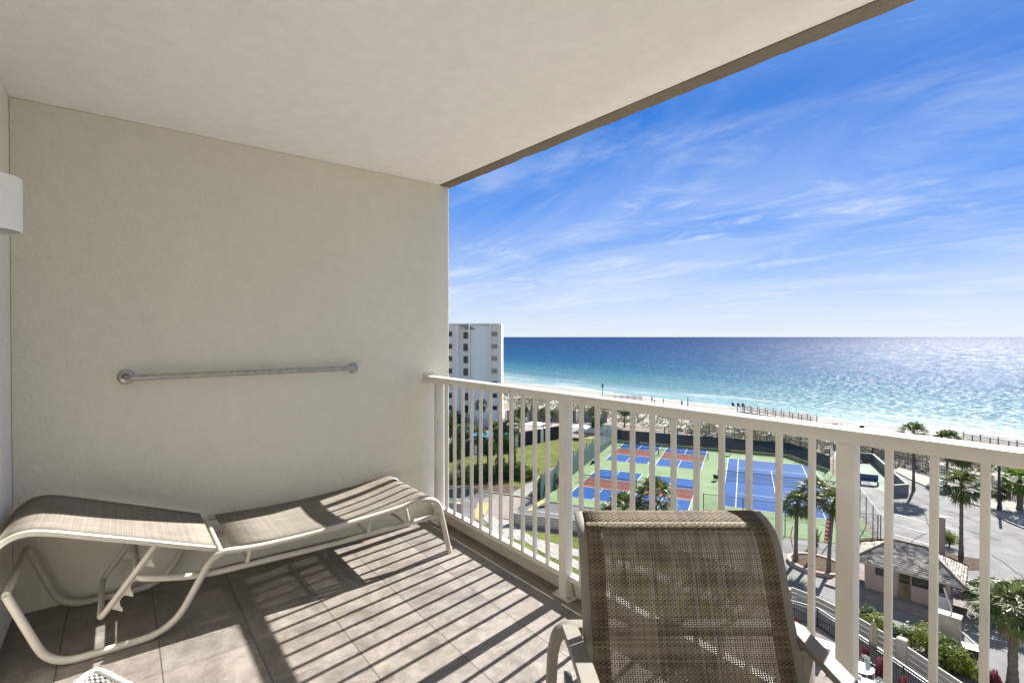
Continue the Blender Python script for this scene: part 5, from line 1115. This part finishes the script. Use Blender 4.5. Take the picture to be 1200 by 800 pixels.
# ------------------------------------------------------------------ people and chairs on the sand
def person(x, y, z, rz, label, cloth):
    r = empty('person', (x, y, z), rz); tag(r, label, 'person', 'people on the beach')
    V = [(0, 0, .92), (0, 0, 1.15), (0, 0, 1.42), (0, 0, 1.53), (0, .02, 1.66), (.10, 0, .88), (.12, .04, .48), (.13, 0, .06), (.14, .12, .03), (-.10, 0, .88), (-.13, -.08, .48), (-.14, -.14, .06), (-.15, -.02, .03), (.19, 0, 1.40), (.25, .02, 1.12), (.25, .12, .88), (-.19, 0, 1.40), (-.25, -.02, 1.12), (-.26, .06, .88)]
    E = [(0, 1), (1, 2), (2, 3), (3, 4), (0, 5), (5, 6), (6, 7), (7, 8), (0, 9), (9, 10), (10, 11), (11, 12), (2, 13), (13, 14), (14, 15), (2, 16), (16, 17), (17, 18)]
    rad = [.13, .12, .13, .06, .105, .10, .065, .045, .04, .10, .065, .045, .04, .055, .042, .035, .055, .042, .035]
    me = bpy.data.meshes.new('body'); me.from_pydata(V, E, []); o = bpy.data.objects.new('body', me); COL.objects.link(o); me.materials.append(M['skin']); o.parent = r
    sk = o.modifiers.new('skin', 'SKIN'); me.skin_vertices.new() if not me.skin_vertices else None
    for i, q in enumerate(rad): me.skin_vertices[0].data[i].radius = (q, q)
    me.skin_vertices[0].data[0].use_root = True
    s = o.modifiers.new('sub', 'SUBSURF'); s.levels = 1; s.render_levels = 1
    MB().lathe([(.13, .82), (.165, .90), (.15, 1.0), (.14, 1.1)], (0, 0, 0), 12).build('shorts', cloth, r)
M['cloth_navy'] = mat('navy_cloth', (.02, .03, .08), .9, .2, 8); M['cloth_red'] = mat('red_cloth', (.3, .03, .04), .9, .2, 8)
BZ = GZ - .12
for u, v, rz, lab, c in ((764, 471, .4, 'person walking on the sand, leftmost of the three walkers', 'cloth_navy'), (777.5, 473, 2.0, 'person standing on the sand, middle of the three walkers', 'cloth_red'), (799, 476, 1.1, 'person on the sand left of the thin post', 'cloth_navy')):
    x, y = G(u, v, BZ); person(x, y, BZ - .02, rz, lab, c)
def bchair(x, y, rz, lab, z):
    r = empty('beach_chair', (x, y, z), rz); tag(r, lab, 'beach chair', 'dark beach chairs on the sand')
    MB().box((-.35, -.4, .3), (.35, .3, .36)).build('seat', 'cloth_navy', r); MB().box((-.35, 0, 0), (.35, .05, .9), Matrix.Translation((0, .28, .33)) @ Matrix.Rotation(R(-25), 4, 'X')).build('backrest', 'cloth_navy', r)
    for a in (-.33, .33): MB().box((a - .03, -.38, 0), (a + .03, -.32, .3)).build('leg', 'black', r); MB().box((a - .03, .24, 0), (a + .03, .3, .3)).build('leg', 'black', r)
for i, (u, lab) in enumerate(((860, 'dark beach chair on the sand, left of three'), (866, 'dark beach chair on the sand, middle of three'), (871, 'dark beach chair on the sand, right of three'))):
    x, y = G(u, 476 + i * .5, BZ); bchair(x, y, R(180 + 10 * i), lab, BZ - .10)
r = empty('beach_bin', (*G(1010, 505, BZ), BZ)); tag(r, 'dark bin standing alone on the sand', 'bin'); MB().cone((0, 0), .35, .4, -.1, 1.1, 12).build('body', 'black', r); MB().cone((0, 0), .42, .42, 1.1, 1.18, 12).build('lid', 'black', r)
# ------------------------------------------------------------------ parked car half hidden by the thick palm
cr = empty('parked_car', (-3.0, 47.6, GZ), R(15)); tag(cr, 'silver car parked behind the thick palm', 'car')
prof4 = [(-2.1, .35), (-2.15, .75), (-1.9, .92), (-1.2, .98), (-.6, 1.42), (.7, 1.46), (1.4, 1.02), (2.05, .95), (2.15, .6), (2.1, .35)]
vs = []; 
for y, ins in ((-.85, 0), (-.78, .0), (.78, 0), (.85, 0)):
    for x, z in prof4: vs.append((x * (1 if abs(y) < .8 else .985), y * (1 if z < 1.0 else .80), z * (1 if abs(y) < .8 else .985)))
k = len(prof4); fs = [(j * k + i, j * k + i + 1, (j + 1) * k + i + 1, (j + 1) * k + i) for j in range(3) for i in range(k - 1)] + [tuple(range(k)), tuple(range(4 * k - 1, 3 * k - 1, -1))] + [(j * k, (j + 1) * k, (j + 1) * k + k - 1, j * k + k - 1) for j in range(3)]
MB().add(vs, fs).build('body', 'car_paint', cr, bevel=.04)
MB().add([(-1.18, -.6, 1.0), (-1.18, .6, 1.0), (-.62, .55, 1.40), (-.62, -.55, 1.40)], [(0, 1, 2, 3)]).build('windscreen', 'car_glass', cr).location = (-.02, 0, .02)
for s in (-1, 1): MB().add([(-1.0, s * .74, 1.02), (1.2, s * .74, 1.04), (.65, s * .69, 1.38), (-.55, s * .69, 1.36)], [(0, 1, 2, 3)]).build('side_window', 'car_glass', cr).location = (0, s * .02, 0)
for x in (-1.35, 1.35):
    for s in (-1, 1):
        w_ = MB().lathe([(.0, .11), (.20, .11), (.31, .10), (.33, .0), (.31, -.10), (.2, -.11), (0, -.11)], (0, 0, 0), 18, Matrix.Translation((x, s * .78, .33)) @ Matrix.Rotation(R(90), 4, 'X')).build('wheel', 'black', cr, smooth=True)
        MB().lathe([(0, .12), (.18, .118), (.19, .10)], (0, 0, 0), 14, Matrix.Translation((x, s * .78, .33)) @ Matrix.Rotation(R(-90 * s), 4, 'X')).build('rim', 'chrome', w_)
